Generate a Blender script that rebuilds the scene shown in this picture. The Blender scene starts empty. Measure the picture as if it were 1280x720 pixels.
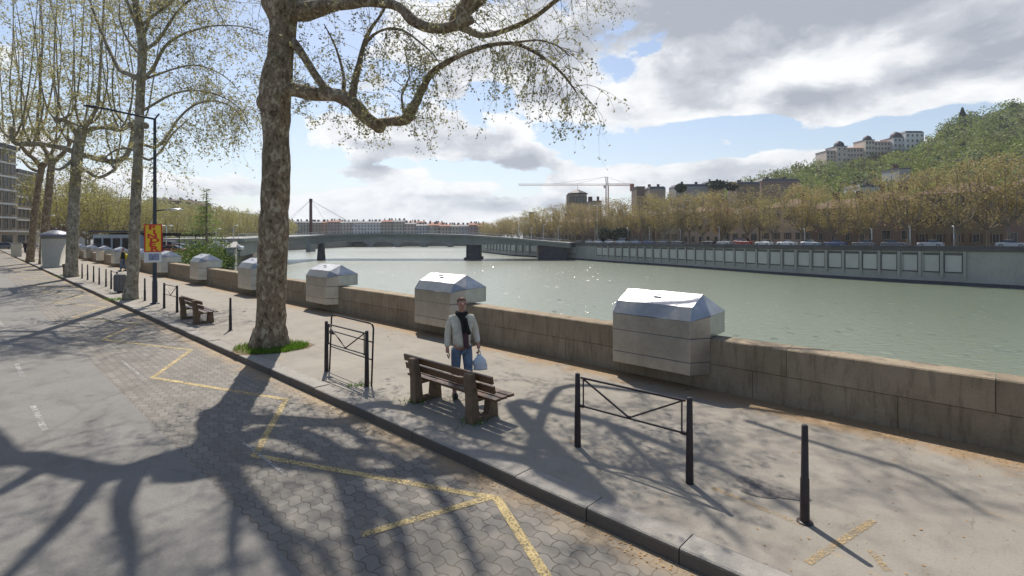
import bpy, math, random
import numpy as np
from mathutils import Vector, Matrix
random.seed(7); rng = np.random.default_rng(7)
PI = math.pi
sc = bpy.context.scene
SKYS=.11; CLOUDS=.80; SUNE=5.0; EXPO=0.27; HAZE=.00015
CLOUD_OFF=(.3,.1,0)
# bumps of cloud cover and of greyness over the sky: picture column and row of the survey, half widths, amount
CLOUD_COVER=[(980,0,.40,.12,.56),(1230,95,.16,.10,.55),(1020,118,.12,.045,.5),(880,100,.08,.05,.4),(620,60,.14,.08,.22),(470,170,.13,.04,.30),(750,130,.10,.05,.45),(680,90,.07,.04,.3),(860,218,.26,.026,.52),(560,185,.10,.04,.35),(475,218,.07,.025,.35),(560,262,.34,.03,.28),(250,110,.16,.13,-.55),(900,158,.10,.016,-.5),(1130,158,.14,.022,-.7),(690,170,.05,.03,-.25),(430,60,.06,.04,-.2),(620,120,.05,.04,-.35),(30,10,.06,.05,.3),(1080,190,.2,.012,.3),(230,235,.10,.03,.35),(60,200,.1,.05,.3),(520,160,.10,.03,.22),(640,195,.10,.03,.25),(560,240,.12,.02,.30),(450,255,.12,.02,.38),(430,215,.05,.015,.3),(700,255,.10,.02,.30),(410,160,.05,.03,.25),(600,215,.04,.012,-.35),(380,215,.05,.02,-.3),(500,205,.03,.01,-.3),(820,60,.06,.03,-.2)]
CLOUD_DARK=[(980,-5,.36,.085,.52),(1240,80,.16,.06,.30),(1015,122,.055,.022,.50),(860,228,.22,.02,.22),(480,208,.05,.012,.35),(520,185,.08,.015,.12),(1010,85,.14,.035,-.5),(640,255,.25,.01,.15),(1240,108,.1,.02,-.3),(620,205,.08,.010,.30),(560,246,.10,.008,.35),(690,262,.1,.008,.3),(460,180,.05,.01,.3)]
COL = sc.collection
# ------------------------------------------------------------------ frames
EYE = 2.81; F = 640.0; HZ = 293.0          # eye height over the pavement, focal length and horizon of the survey
UX, UY = -.7302, .6833                     # along the street, away from the viewer
NX, NY = .6833, .7302                      # across the street, towards the river
RA = math.atan2(-UY, -UX)                  # street furniture: local x = -s, local y = t
def S(s, t, z=0.0): return Vector((UX*s+NX*t, UY*s+NY*t, z))
def G(px, py, z=0.0):
    Y = (EYE-z)*F/(py-HZ); return Vector(((px-640)/F*Y, Y, z))
def A(px, py, Y): return Vector(((px-640)/F*Y, Y, EYE+(HZ-py)/F*Y))
def toST(v): return (v.x*UX+v.y*UY, v.x*NX+v.y*NY)
ORD = ['first','second','third','fourth','fifth','sixth','seventh','eighth','ninth','tenth','eleventh','twelfth','thirteenth',
 'fourteenth','fifteenth','sixteenth','seventeenth','eighteenth','nineteenth','twentieth','twenty-first','twenty-second','twenty-third',
 'twenty-fourth','twenty-fifth','twenty-sixth','twenty-seventh','twenty-eighth','twenty-ninth','thirtieth','thirty-first','thirty-second','thirty-third','thirty-fourth','thirty-fifth','thirty-sixth','thirty-seventh','thirty-eighth','thirty-ninth','fortieth']
# ------------------------------------------------------------------ mesh builder
class MB:
    def __init__(s): s.v=[]; s.f=[]; s.m=[]; s.sm=[]
    def face(s, idx, m=0, sm=False): s.f.append(idx); s.m.append(m); s.sm.append(sm)
    def poly(s, pts, m=0):
        b=len(s.v); s.v += [tuple(p) for p in pts]; s.face(tuple(range(b,b+len(pts))), m)
    def box(s, c, d, rz=0, m=0, taper=1.0, M=None):
        b=len(s.v); cx,cy,cz=c; hx,hy,hz=d[0]/2,d[1]/2,d[2]/2; co,si=math.cos(rz),math.sin(rz)
        for k in (-1,1):
            q = taper if k==1 else 1
            for (i,j) in ((-1,-1),(1,-1),(1,1),(-1,1)):
                x,y=i*hx*q,j*hy*q
                p=(cx+x*co-y*si, cy+x*si+y*co, cz+k*hz)
                if M is not None: p=tuple(M@Vector(p))
                s.v.append(p)
        for q in ((3,2,1,0),(4,5,6,7),(0,1,5,4),(1,2,6,5),(2,3,7,6),(3,0,4,7)): s.face(tuple(b+i for i in q), m)
    def bar(s, p, q, w, h=None, m=0):
        """rectangular bar from p to q"""
        p=Vector(p); q=Vector(q); d=(q-p).normalized(); h=h or w
        up=Vector((0,0,1)) if abs(d.z)<.9 else Vector((0,1,0))
        a=d.cross(up).normalized()*w/2; c=a.normalized().cross(d)*h/2
        b=len(s.v)
        for e in (p,q):
            for (i,j) in ((-1,-1),(1,-1),(1,1),(-1,1)): s.v.append(tuple(e+a*i+c*j))
        for qd in ((3,2,1,0),(4,5,6,7),(0,1,5,4),(1,2,6,5),(2,3,7,6),(3,0,4,7)): s.face(tuple(b+i for i in qd), m)
    def tube(s, pts, rad, n=8, m=0, cap=True, sm=True, wob=0.0):
        pts=[Vector(p) for p in pts]
        if not hasattr(rad,'__len__'): rad=[rad]*len(pts)
        b=len(s.v); L=len(pts); ref=None
        for i,p in enumerate(pts):
            d=(pts[min(i+1,L-1)]-pts[max(i-1,0)])
            if d.length<1e-9: d=Vector((0,0,1))
            d.normalize()
            if ref is None:
                ref = Vector((1,0,0)) if abs(d.x)<.9 else Vector((0,1,0))
            a=(ref-d*ref.dot(d)); 
            if a.length<1e-6: a=d.orthogonal()
            a.normalize(); ref=a; c=d.cross(a)
            for k in range(n):
                t=2*PI*k/n; r=rad[i]*(1+(wob*random.uniform(-1,1) if wob else 0))
                o=p+a*(math.cos(t)*r)+c*(math.sin(t)*r); s.v.append((o.x,o.y,o.z))
        for i in range(L-1):
            for k in range(n):
                k2=(k+1)%n; s.face((b+i*n+k,b+i*n+k2,b+(i+1)*n+k2,b+(i+1)*n+k), m, sm)
        if cap:
            s.face(tuple(b+k for k in range(n))[::-1], m); s.face(tuple(b+(L-1)*n+k for k in range(n)), m)
    def lathe(s, prof, c=(0,0,0), n=24, m=0, sm=True):
        b=len(s.v)
        for (r,z) in prof:
            for k in range(n):
                t=2*PI*k/n; s.v.append((c[0]+r*math.cos(t), c[1]+r*math.sin(t), c[2]+z))
        for i in range(len(prof)-1):
            for k in range(n):
                k2=(k+1)%n; s.face((b+i*n+k,b+i*n+k2,b+(i+1)*n+k2,b+(i+1)*n+k), m, sm)
        s.face(tuple(b+(len(prof)-1)*n+k for k in range(n)), m)
    def ell(s, c, r, n=12, k=8, m=0, M=None):
        b=len(s.v)
        for i in range(k+1):
            ph=-PI/2+PI*i/k
            for j in range(n):
                th=2*PI*j/n; p=(c[0]+r[0]*math.cos(ph)*math.cos(th), c[1]+r[1]*math.cos(ph)*math.sin(th), c[2]+r[2]*math.sin(ph))
                if M is not None: p=tuple(M@Vector(p))
                s.v.append(p)
        for i in range(k):
            for j in range(n):
                j2=(j+1)%n; s.face((b+i*n+j,b+i*n+j2,b+(i+1)*n+j2,b+(i+1)*n+j), m, True)
    def prism(s, prof, y0, y1, m=0, axis='y', M=None):
        """closed 2-D outline (a,z) swept along y (or x)"""
        b=len(s.v); n=len(prof)
        for y in (y0,y1):
            for (a,z) in prof:
                p=(a,y,z) if axis=='y' else (y,a,z)
                if M is not None: p=tuple(M@Vector(p))
                s.v.append(p)
        for k in range(n):
            k2=(k+1)%n; s.face((b+k,b+k2,b+n+k2,b+n+k), m)
        s.face(tuple(range(b,b+n))[::-1], m); s.face(tuple(range(b+n,b+2*n)), m)
    def mesh(s, name, mats, fixn=True):
        me=bpy.data.meshes.new(name); me.from_pydata(s.v, [], s.f)
        for mt in (mats if isinstance(mats,(list,tuple)) else [mats]): me.materials.append(mt)
        me.polygons.foreach_set('material_index', s.m); me.polygons.foreach_set('use_smooth', s.sm)
        if fixn and len(s.f)<60000:
            import bmesh
            bm=bmesh.new(); bm.from_mesh(me); bmesh.ops.recalc_face_normals(bm, faces=bm.faces); bm.to_mesh(me); bm.free()
        me.update(); return me
    def build(s, name, mats, parent=None, loc=None, rz=None, bevel=0, **kw):
        o=bpy.data.objects.new(name, s.mesh(name, mats)); COL.objects.link(o)
        if parent is not None: o.parent=parent
        if loc is not None: o.location=loc
        if rz is not None: o.rotation_euler=(0,0,rz)
        if bevel:
            md=o.modifiers.new('bevel','BEVEL'); md.width=bevel; md.segments=2; md.limit_method='ANGLE'
        if kw: tag(o, **kw)
        return o
def tag(o, label=None, cat=None, group=None, kind=None):
    if label: o['label']=label
    if cat: o['category']=cat
    if group: o['group']=group
    if kind: o['kind']=kind
    return o
def empty(name, loc=(0,0,0), rz=0, label=None, cat=None, group=None, sca=1):
    o=bpy.data.objects.new(name,None); COL.objects.link(o); o.location=loc; o.rotation_euler=(0,0,rz); o.scale=(sca,sca,sca)
    o.empty_display_size=.3
    return tag(o,label,cat,group)
def linked(name, me, parent, loc=(0,0,0), rz=0):
    o=bpy.data.objects.new(name,me); COL.objects.link(o); o.parent=parent; o.location=loc; o.rotation_euler=(0,0,rz); return o
def copy_tree(o, parent=None, label=None):
    c=o.copy(); COL.objects.link(c)
    if parent is not None: c.parent=parent
    for ch in list(o.children): copy_tree(ch, c)
    if label: c['label']=label
    return c
# ------------------------------------------------------------------ materials
class NT:
    def __init__(s, nt): s.nt=nt
    def n(s, typ, ins=None, **props):
        nd=s.nt.nodes.new(typ)
        for k,v in props.items(): setattr(nd,k,v)
        for k,v in (ins or {}).items(): s.set(nd.inputs[k], v)
        return nd
    def set(s, sock, v):
        if hasattr(v,'is_output') or isinstance(v, bpy.types.NodeSocket): s.nt.links.new(v, sock)
        elif hasattr(v,'outputs'): s.nt.links.new(v.outputs[0], sock)
        else:
            if sock.type=='RGBA' and len(v)==3: v=(*v,1)
            sock.default_value=v
    def math(s, op, a, b=0.0, c=0.0, clamp=False):
        nd=s.nt.nodes.new('ShaderNodeMath'); nd.operation=op; nd.use_clamp=clamp
        s.set(nd.inputs[0],a); s.set(nd.inputs[1],b); s.set(nd.inputs[2],c); return nd.outputs[0]
    def mix(s, f, a, b, blend='MIX'):
        nd=s.nt.nodes.new('ShaderNodeMix'); nd.data_type='RGBA'; nd.blend_type=blend
        s.set(nd.inputs[0],f); s.set(nd.inputs[6],a); s.set(nd.inputs[7],b); return nd.outputs[2]
    def ramp(s, f, stops, mode='LINEAR'):
        nd=s.nt.nodes.new('ShaderNodeValToRGB'); nd.color_ramp.interpolation=mode; s.set(nd.inputs[0],f); e=nd.color_ramp.elements
        while len(e)<len(stops): e.new(.5)
        for i,(p,c) in enumerate(stops):
            e[i].position=p; e[i].color=(*c,1) if hasattr(c,'__len__') else (c,c,c,1)
        return nd.outputs[0]
    def noise(s, vec, scale, detail=4, rough=.55, dist=0, dim='3D'):
        nd=s.nt.nodes.new('ShaderNodeTexNoise'); nd.noise_dimensions=dim
        if vec is not None: s.set(nd.inputs['Vector'],vec)
        nd.inputs['Scale'].default_value=scale; nd.inputs['Detail'].default_value=detail; nd.inputs['Roughness'].default_value=rough; nd.inputs['Distortion'].default_value=dist
        return nd.outputs[0]
    def coord(s, kind='Object'): return s.n('ShaderNodeTexCoord').outputs[kind]
    def mapping(s, vec, loc=(0,0,0), rot=(0,0,0), sca=(1,1,1)):
        return s.n('ShaderNodeMapping', {'Vector':vec,'Location':loc,'Rotation':rot,'Scale':sca}).outputs[0]
def newmat(name):
    m=bpy.data.materials.new(name); m.use_nodes=True; m.node_tree.nodes.clear(); t=NT(m.node_tree)
    out=t.n('ShaderNodeOutputMaterial'); bs=t.n('ShaderNodeBsdfPrincipled'); t.nt.links.new(bs.outputs[0], out.inputs[0]); return m,t,bs,out
def bumpn(t, bs, h, strength=.3, dist=.01):
    b=t.n('ShaderNodeBump', {'Height':h,'Strength':strength,'Distance':dist}); t.set(bs.inputs['Normal'], b.outputs[0])
def M_(name, col, rough=.7, metal=0, var=.15, scale=6, bump=.15, bscale=60, bdist=.004, dirt=None, spec=.4, world=False):
    """a plain procedural material: colour broken up by two noises, fine bump"""
    m,t,bs,out=newmat(name); c=t.coord('Object')
    if world: c=t.n('ShaderNodeNewGeometry').outputs['Position']
    n1=t.noise(c,scale,5,.6); n2=t.noise(c,scale*7,3,.6)
    dk=tuple(x*(1-var) for x in col); lt=tuple(min(1,x*(1+var)) for x in col)
    k=t.mix(t.ramp(n1,[(.3,0.0),(.7,1.0)]), dk, lt)
    k=t.mix(t.math('MULTIPLY',t.ramp(n2,[(.45,0.0),(.75,1.0)]),.35), k, dirt or tuple(x*.6 for x in col))
    t.set(bs.inputs['Base Color'],k); bs.inputs['Roughness'].default_value=rough; bs.inputs['Metallic'].default_value=metal
    bs.inputs['Specular IOR Level'].default_value=spec
    if bump: bumpn(t,bs,t.noise(c,bscale,4,.6),bump,bdist)
    return m
mat={}
mat['iron']=M_('dark painted iron',(.035,.026,.028),.45,.2,.3,8,.1)
mat['blackiron']=M_('black painted steel',(.02,.022,.026),.4,.3,.3,8,.1)
mat['lampgrey']=M_('lamp grey paint',(.05,.055,.065),.45,.3,.2,6,.05)
mat['lamphead']=M_('lamp head',(.6,.62,.65),.3,.5,.1,6,.02)
mat['beigepanel']=M_('brushed steel sheet',(.38,.37,.345),.33,.9,.16,2.2,.10,9,.006,(.25,.24,.22))
mat['kiosk']=M_('cream render',(.52,.48,.38),.6,0,.06,2,.05)
mat['zinc']=M_('zinc roof',(.16,.17,.20),.45,.3,.2,3,.05)
mat['leg']=M_('brown weathered concrete',(.17,.115,.072),.85,0,.3,9,.4,70,.006,(.05,.035,.02))
mat['skin']=M_('skin',(.42,.22,.16),.55,0,.08,12,.03)
mat['hairdark']=M_('short brown hair',(.20,.115,.08),.8,0,.3,60,.3)
mat['jacket']=M_('cream jacket cloth',(.60,.555,.45),.85,0,.14,9,.8,11,.035)
mat['scarf']=M_('black scarf wool',(.015,.014,.014),.95,0,.3,20,.4,60,.01)
mat['shirt']=M_('plum shirt',(.08,.035,.045),.85,0,.2,20,.2)
mat['jeans']=M_('blue denim',(.13,.18,.25),.85,0,.34,10,.6,14,.025,(.04,.06,.1))
mat['shoe']=M_('dark shoe',(.02,.018,.016),.5,0,.2,20,.1)
mat['bag']=M_('white plastic bag',(.62,.66,.70),.4,0,.12,14,.5,20,.02)
mat['coatdark']=M_('dark coat',(.02,.02,.024),.85,0,.2,12,.2)
mat['yellow']=M_('yellow cloth',(.62,.52,.03),.7,0,.1,12,.2)
mat['white']=M_('white paint',(.72,.72,.70),.5,0,.06,5,.05)
mat['red']=M_('red paint',(.45,.03,.03),.5,0,.12,5,.05)
mat['craneRed']=M_('orange red steel',(.33,.14,.10),.6,0,.1,.5,0)
mat['glass']=M_('dark window glass',(.03,.036,.042),.12,0,.3,.4,0,spec=.7)
mat['glasscar']=M_('car glass',(.02,.024,.03),.06,0,.2,2,0,spec=.8)
mat['tyre']=M_('tyre rubber',(.015,.015,.016),.85,0,.2,20,.1)
mat['rim']=M_('wheel rim',(.4,.4,.42),.35,.7,.1,20,0)
mat['paper']=M_('white poster paper',(.68,.68,.66),.7,0,.05,8,0)
mat['posteryellow']=M_('yellow poster',(.78,.52,.03),.6,0,.06,8,0)
mat['posterred']=M_('red poster ink',(.62,.045,.03),.6,0,.06,8,0)
mat['posterblue']=M_('blue grey poster picture',(.22,.25,.36),.6,0,.5,18,0)
mat['stonefar']=M_('pale arch stone',(.26,.25,.235),.85,0,.15,.3,.0,dirt=(.15,.14,.13))
mat['concfar']=M_('grey bridge concrete',(.27,.27,.255),.85,0,.14,.25,.1,2,.05,(.16,.16,.15))
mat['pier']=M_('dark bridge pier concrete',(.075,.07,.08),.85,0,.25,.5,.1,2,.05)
mat['roofred']=M_('terracotta roof tiles',(.30,.13,.08),.85,0,.25,.6,.3,3,.05,(.12,.07,.05))
mat['roofgrey']=M_('slate roof',(.09,.09,.11),.7,0,.2,.5,.2,3,.05)
mat['domeroof']=M_('dark slate dome',(.045,.04,.055),.6,0,.2,.5,0)
mat['chimney']=M_('dark chimney brick',(.10,.055,.05),.9,0,.3,1,0)
mat['bin']=M_('grey bin slats',(.14,.14,.145),.6,.1,.2,6,.1)
mat['awning']=M_('dark awning',(.015,.015,.018),.7,0,.2,3,0)
mat['paleblue']=M_('pale blue panel wall',(.42,.50,.60),.5,0,.12,.6,0)
mat['soil']=M_('dry soil',(.16,.115,.07),.95,0,.35,9,.6,50,.02,(.07,.05,.03))
mat['lightglobe']=M_('white lamp globe',(.8,.8,.78),.3,0,.03,5,0)
mat['shutter']=M_('brown shutter',(.13,.08,.06),.8,0,.2,4,0)
def metal_roof():
    m,t,bs,o=newmat('galvanised sheet'); c=t.coord('Object')
    n=t.noise(c,3.5,4,.6); n2=t.noise(t.mapping(c,sca=(1,6,1)),5,3)
    k=t.mix(t.ramp(n,[(.3,0.),(.7,1.)]),(.34,.345,.36),(.50,.51,.53)); t.set(bs.inputs['Base Color'],k)
    bs.inputs['Metallic'].default_value=.85; t.set(bs.inputs['Roughness'],t.math('MULTIPLY_ADD',n2,.25,.34)); bumpn(t,bs,t.noise(c,5,2),.25,.03); return m
mat['galv']=metal_roof()
def wood():
    m,t,bs,o=newmat('red brown varnished slats'); c=t.coord('Object'); g=t.noise(t.mapping(c,sca=(1.2,25,25)),4,5,.65)
    k=t.ramp(g,[(.25,(.055,.026,.013)),(.55,(.13,.068,.035)),(.8,(.24,.14,.08))]); t.set(bs.inputs['Base Color'],k)
    bs.inputs['Roughness'].default_value=.38; bumpn(t,bs,g,.3,.004); return m
mat['wood']=wood()
def bark(name, a, b, c_, sc_=1.0):
    m,t,bs,o=newmat(name); c=t.coord('Object'); cm=t.mapping(c,sca=(1,1,.62))
    n1=t.noise(cm,5.5*sc_,4,.62,.4); n2=t.noise(cm,14*sc_,5,.65); n3=t.noise(c,1.2,2)
    vo=t.n('ShaderNodeTexVoronoi',{'Vector':cm,'Scale':10*sc_},feature='F1').outputs[0]
    k=t.ramp(t.math('ADD',t.math('MULTIPLY',n1,.55),t.math('MULTIPLY',n2,.45)),[(.40,a),(.455,b),(.525,b),(.565,c_)])
    k=t.mix(t.math('MULTIPLY',t.ramp(n2,[(.3,1.),(.48,0.)]),.7), k, tuple(x*.35 for x in a))
    k=t.mix(t.math('MULTIPLY',t.ramp(n3,[(.4,0.),(.7,1.)]),.35), k, (.09,.075,.03))
    t.set(bs.inputs['Base Color'],k); bs.inputs['Roughness'].default_value=.9
    bumpn(t,bs,t.math('ADD',n2,t.math('MULTIPLY',vo,.5)),.6,.02); return m
mat['bark']=bark('plane bark mottled brown',(.095,.064,.038),(.225,.165,.105),(.39,.33,.235))
mat['barkpale']=bark('plane bark pale grey',(.15,.125,.085),(.27,.24,.18),(.40,.365,.29),.7)
mat['barkfar']=M_('far tree bark',(.20,.165,.125),.9,0,.3,1.2,0)
mat['twig']=M_('twig bark',(.12,.09,.05),.9,0,.3,3,0)
mat['twiglight']=M_('mossy twig bark',(.24,.19,.10),.9,0,.3,3,0)
def leafmat(name, cols, trans=.35, world=.35, patch=0):
    m,t,bs,out=newmat(name)
    rnd=t.n('ShaderNodeNewGeometry').outputs['Random Per Island']
    if patch: rnd=t.math('ADD',t.math('MULTIPLY',rnd,.3),t.math('MULTIPLY',t.ramp(t.noise(t.n('ShaderNodeNewGeometry').outputs['Position'],patch,2,.5),[(.34,0.),(.66,1.)]),.7))
    st=[(i/max(1,len(cols)-1),c) for i,c in enumerate(cols)]
    k=t.ramp(rnd,st)
    n=t.noise(t.n('ShaderNodeNewGeometry').outputs['Position'],world,3)
    k=t.mix(t.math('MULTIPLY',t.ramp(n,[(.35,0.),(.7,1.)]),.4),k,cols[-1])
    if patch==.09:
        oi=t.n('ShaderNodeObjectInfo').outputs['Random']; k=t.mix(t.math('MULTIPLY',oi,.5),k,(.20,.165,.10)); k=t.mix(t.math('MULTIPLY',t.math('FRACT',t.math('MULTIPLY',oi,7.3)),.35),k,(.42,.37,.13))
    t.set(bs.inputs['Base Color'],k); bs.inputs['Roughness'].default_value=.6; bs.inputs['Specular IOR Level'].default_value=.25
    tr=t.n('ShaderNodeBsdfTranslucent',{'Color':k}); mx=t.n('ShaderNodeMixShader',{0:trans}); t.nt.links.new(bs.outputs[0],mx.inputs[1]); t.nt.links.new(tr.outputs[0],mx.inputs[2]); t.nt.links.new(mx.outputs[0],out.inputs[0]); return m
mat['leafnear']=leafmat('young plane leaves',[(.24,.20,.08),(.32,.30,.14),(.20,.21,.10),(.42,.39,.22)],.45)
mat['leafleft']=leafmat('spring plane leaves',[(.27,.24,.10),(.37,.35,.16),(.30,.28,.12),(.44,.42,.22)],.45)
mat['leaffar']=leafmat('olive budding crown',[(.25,.185,.08),(.38,.295,.12),(.29,.22,.09),(.46,.375,.165)],.4,.08,.09)
mat['leafbank']=leafmat('left bank budding crown',[(.22,.19,.07),(.31,.28,.09),(.24,.23,.07),(.36,.33,.11)],.4,.08)
mat['leafhill']=leafmat('hillside foliage',[(.05,.07,.03),(.11,.16,.04),(.23,.29,.06),(.12,.13,.06),(.17,.22,.055),(.30,.34,.08)],.35,.02,.055)
mat['leafdark']=leafmat('dark evergreen',[(.02,.035,.018),(.03,.05,.025),(.04,.06,.03)],.1)
mat['leafbush']=leafmat('fresh green bush',[(.08,.13,.025),(.12,.18,.03),(.16,.22,.05),(.07,.10,.03)],.35)
mat['leaforange']=leafmat('orange brown crown',[(.36,.16,.04),(.42,.21,.05),(.26,.14,.05)],.3,.1)
mat['leaflarch']=leafmat('larch green needles',[(.16,.21,.06),(.22,.30,.09),(.27,.34,.11)],.4)
mat['grass']=leafmat('grass blades',[(.07,.15,.015),(.12,.24,.02),(.09,.17,.02),(.18,.30,.04)],.4)
# ------------------------------------------------------------------ ground materials
def asphalt_mat():
    m,t,bs,o=newmat('worn asphalt'); c=t.coord('Object')
    g=t.noise(c,180,3,.7); n=t.noise(c,1.1,5,.6); n2=t.noise(t.mapping(c,sca=(.25,2.2,1)),1.5,4)
    k=t.mix(t.ramp(n,[(.3,0.),(.7,1.)]),(.122,.116,.105),(.172,.163,.149)); k=t.mix(t.math('MULTIPLY',n2,.35),k,(.19,.187,.18))
    k=t.mix(t.math('MULTIPLY',t.ramp(g,[(.35,0.),(.7,1.)]),.4),k,(.24,.23,.21))
    k=t.mix(t.math('MULTIPLY',t.ramp(t.noise(c,38,3,.7),[(.42,0.),(.62,1.)]),.30),k,(.075,.072,.066))
    oil=t.math('MULTIPLY',t.ramp(t.noise(t.mapping(c,sca=(.5,1.3,1)),1.0,6,.7),[(.54,0.),(.66,1.)]),.45); k=t.mix(oil,k,(.085,.08,.072))
    vo=t.n('ShaderNodeTexVoronoi',{'Vector':c,'Scale':.55,'Randomness':1.},feature='DISTANCE_TO_EDGE').outputs[0]
    crack=t.math('MULTIPLY',t.ramp(t.math('ADD',vo,t.math('MULTIPLY',t.noise(c,6,4),.06)),[(.032,1.),(.04,0.)]),t.ramp(t.noise(c,.5,2),[(.5,0.),(.62,.35)]))
    k=t.mix(crack,k,(.07,.07,.07))
    t.set(bs.inputs['Base Color'],k); bs.inputs['Roughness'].default_value=.85; bumpn(t,bs,g,.4,.006); return m
def paver_mat():
    m,t,bs,o=newmat('interlocking wavy pavers'); c=t.coord('Object')
    sp=t.n('ShaderNodeSeparateXYZ',{0:c}); x,y=sp.outputs[0],sp.outputs[1]
    W,Hh=.225,.135
    xx=t.math('ADD',x,t.math('MULTIPLY',t.math('SINE',t.math('MULTIPLY',y,2*PI/(Hh*2))),.020))
    yy=t.math('ADD',y,t.math('MULTIPLY',t.math('SINE',t.math('MULTIPLY',x,2*PI/(W))),.020))
    v=t.n('ShaderNodeCombineXYZ',{0:xx,1:yy,2:0.0})
    br=t.n('ShaderNodeTexBrick',{'Vector':v,'Scale':1.0,'Mortar Size':.0062,'Mortar Smooth':.15,'Brick Width':W,'Row Height':Hh,'Color1':(.105,.098,.087),'Color2':(.185,.172,.150),'Mortar':(.05,.032,.022)},offset=.5)
    n=t.noise(c,1.4,5,.6); g=t.noise(c,120,3,.7)
    k=t.mix(t.math('MULTIPLY',t.ramp(n,[(.35,0.),(.7,1.)]),.5),br.outputs[0],(.205,.18,.145))
    k=t.mix(t.math('MULTIPLY',t.ramp(t.noise(c,.7,6,.7),[(.5,0.),(.66,1.)]),.55),k,(.075,.066,.055))
    k=t.mix(t.math('MULTIPLY',t.ramp(g,[(.4,0.),(.75,1.)]),.3),k,(.26,.25,.22))
    # dust swept into the gutter beside the kerb
    e=t.math('ADD',y,t.math('MULTIPLY',t.noise(c,2.2,5),.9))
    dust=t.ramp(e,[(.0,0.),(1.,0.)]); d2=t.math('MULTIPLY',t.math('SUBTRACT',e,4.42),2.2,clamp=True)
    k=t.mix(t.math('MULTIPLY',d2,.8),k,(.34,.245,.14))
    t.set(bs.inputs['Base Color'],k); bs.inputs['Roughness'].default_value=.82
    bumpn(t,bs,t.math('ADD',t.math('MULTIPLY',br.outputs[1],-1.),t.math('MULTIPLY',g,.15)),.7,.008); return m
def walk_mat():
    m,t,bs,o=newmat('pale grey pavement asphalt'); c=t.coord('Object')
    sp=t.n('ShaderNodeSeparateXYZ',{0:c}); y=sp.outputs[1]
    g=t.noise(c,170,3,.7); n=t.noise(c,.8,5,.62); n3=t.noise(c,4.5,4,.6)
    k=t.mix(t.ramp(n,[(.3,0.),(.7,1.)]),(.205,.186,.153),(.275,.250,.210)); k=t.mix(t.math('MULTIPLY',t.ramp(n3,[(.4,0.),(.8,1.)]),.35),k,(.17,.155,.135))
    k=t.mix(t.math('MULTIPLY',t.ramp(g,[(.4,0.),(.7,1.)]),.3),k,(.35,.32,.27))
    k=t.mix(t.math('MULTIPLY',t.ramp(t.noise(c,42,3,.7),[(.44,0.),(.64,1.)]),.28),k,(.12,.105,.085))
    k=t.mix(t.math('MULTIPLY',t.ramp(t.noise(c,1.7,7,.75),[(.52,0.),(.68,1.)]),.4),k,(.13,.11,.085))
    k=t.mix(t.math('MULTIPLY',t.ramp(t.noise(c,14,2,.5),[(.70,0.),(.74,1.)]),.5),k,(.09,.08,.07))
    e=t.math('ADD',y,t.math('MULTIPLY',t.math('SUBTRACT',t.noise(c,2.6,6,.65),.5),1.5))
    d=t.math('MULTIPLY',t.math('SUBTRACT',e,8.40),2.2,clamp=True)
    k=t.mix(t.math('MULTIPLY',d,.85),k,t.mix(t.noise(c,22,4),(.16,.10,.05),(.38,.25,.125)))
    # ochre streaks of old marking and blossom litter
    st=t.math('MULTIPLY',t.ramp(t.noise(t.mapping(c,rot=(0,0,.5),sca=(.7,4,1)),1.3,5,.7),[(.63,0.),(.70,1.)]),.7)
    k=t.mix(st,k,(.36,.25,.13))
    vo=t.n('ShaderNodeTexVoronoi',{'Vector':c,'Scale':.4},feature='DISTANCE_TO_EDGE').outputs[0]
    cr=t.math('MULTIPLY',t.ramp(t.math('ADD',vo,t.math('MULTIPLY',t.noise(c,5,4),.05)),[(.026,1.),(.031,0.)]),t.ramp(t.noise(c,.7,2),[(.5,0.),(.62,.6)]))
    k=t.mix(cr,k,(.08,.07,.06))
    t.set(bs.inputs['Base Color'],k); bs.inputs['Roughness'].default_value=.85; bumpn(t,bs,g,.35,.005); return m
def stone_mat(name,a,b,dk,s1=2.0,streak=True,upright_shade=False):
    m,t,bs,o=newmat(name); c=t.coord('Object'); n=t.noise(c,s1,6,.65); g=t.noise(c,45,4,.7)
    k=t.mix(t.ramp(n,[(.3,0.),(.72,1.)]),a,b)
    if streak:
        q=t.noise(t.mapping(c,sca=(3,3,.5)),3,5,.7); k=t.mix(t.math('MULTIPLY',t.ramp(q,[(.5,0.),(.7,1.)]),.6),k,dk)
    k=t.mix(t.math('MULTIPLY',t.ramp(g,[(.5,0.),(.8,1.)]),.4),k,dk)
    isl=t.n('ShaderNodeNewGeometry').outputs['Random Per Island']; k=t.mix(t.math('MULTIPLY',isl,.28),k,dk)
    if upright_shade:   # shade painted into the colour of the kerb stones' upright faces
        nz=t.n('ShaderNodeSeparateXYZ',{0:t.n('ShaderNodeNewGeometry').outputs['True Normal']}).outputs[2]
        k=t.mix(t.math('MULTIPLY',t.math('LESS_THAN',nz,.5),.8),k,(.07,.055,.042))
    t.set(bs.inputs['Base Color'],k); bs.inputs['Roughness'].default_value=.88; bumpn(t,bs,t.math('ADD',g,n),.6,.015); return m
def paint_mat(name,col,wear=.45):
    m,t,bs,out=newmat(name); c=t.coord('Object'); n=t.noise(c,35,5,.75); n2=t.noise(c,3,3)
    t.set(bs.inputs['Base Color'],t.mix(n2,tuple(x*.8 for x in col),col)); bs.inputs['Roughness'].default_value=.7
    tr=t.n('ShaderNodeBsdfTransparent'); mx=t.n('ShaderNodeMixShader',{0:t.ramp(t.math('ADD',n,t.math('MULTIPLY',n2,.3)),[(wear+.02,0.),(wear+.18,1.)])})
    t.nt.links.new(tr.outputs[0],mx.inputs[1]); t.nt.links.new(bs.outputs[0],mx.inputs[2]); t.nt.links.new(mx.outputs[0],out.inputs[0]); return m
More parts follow.
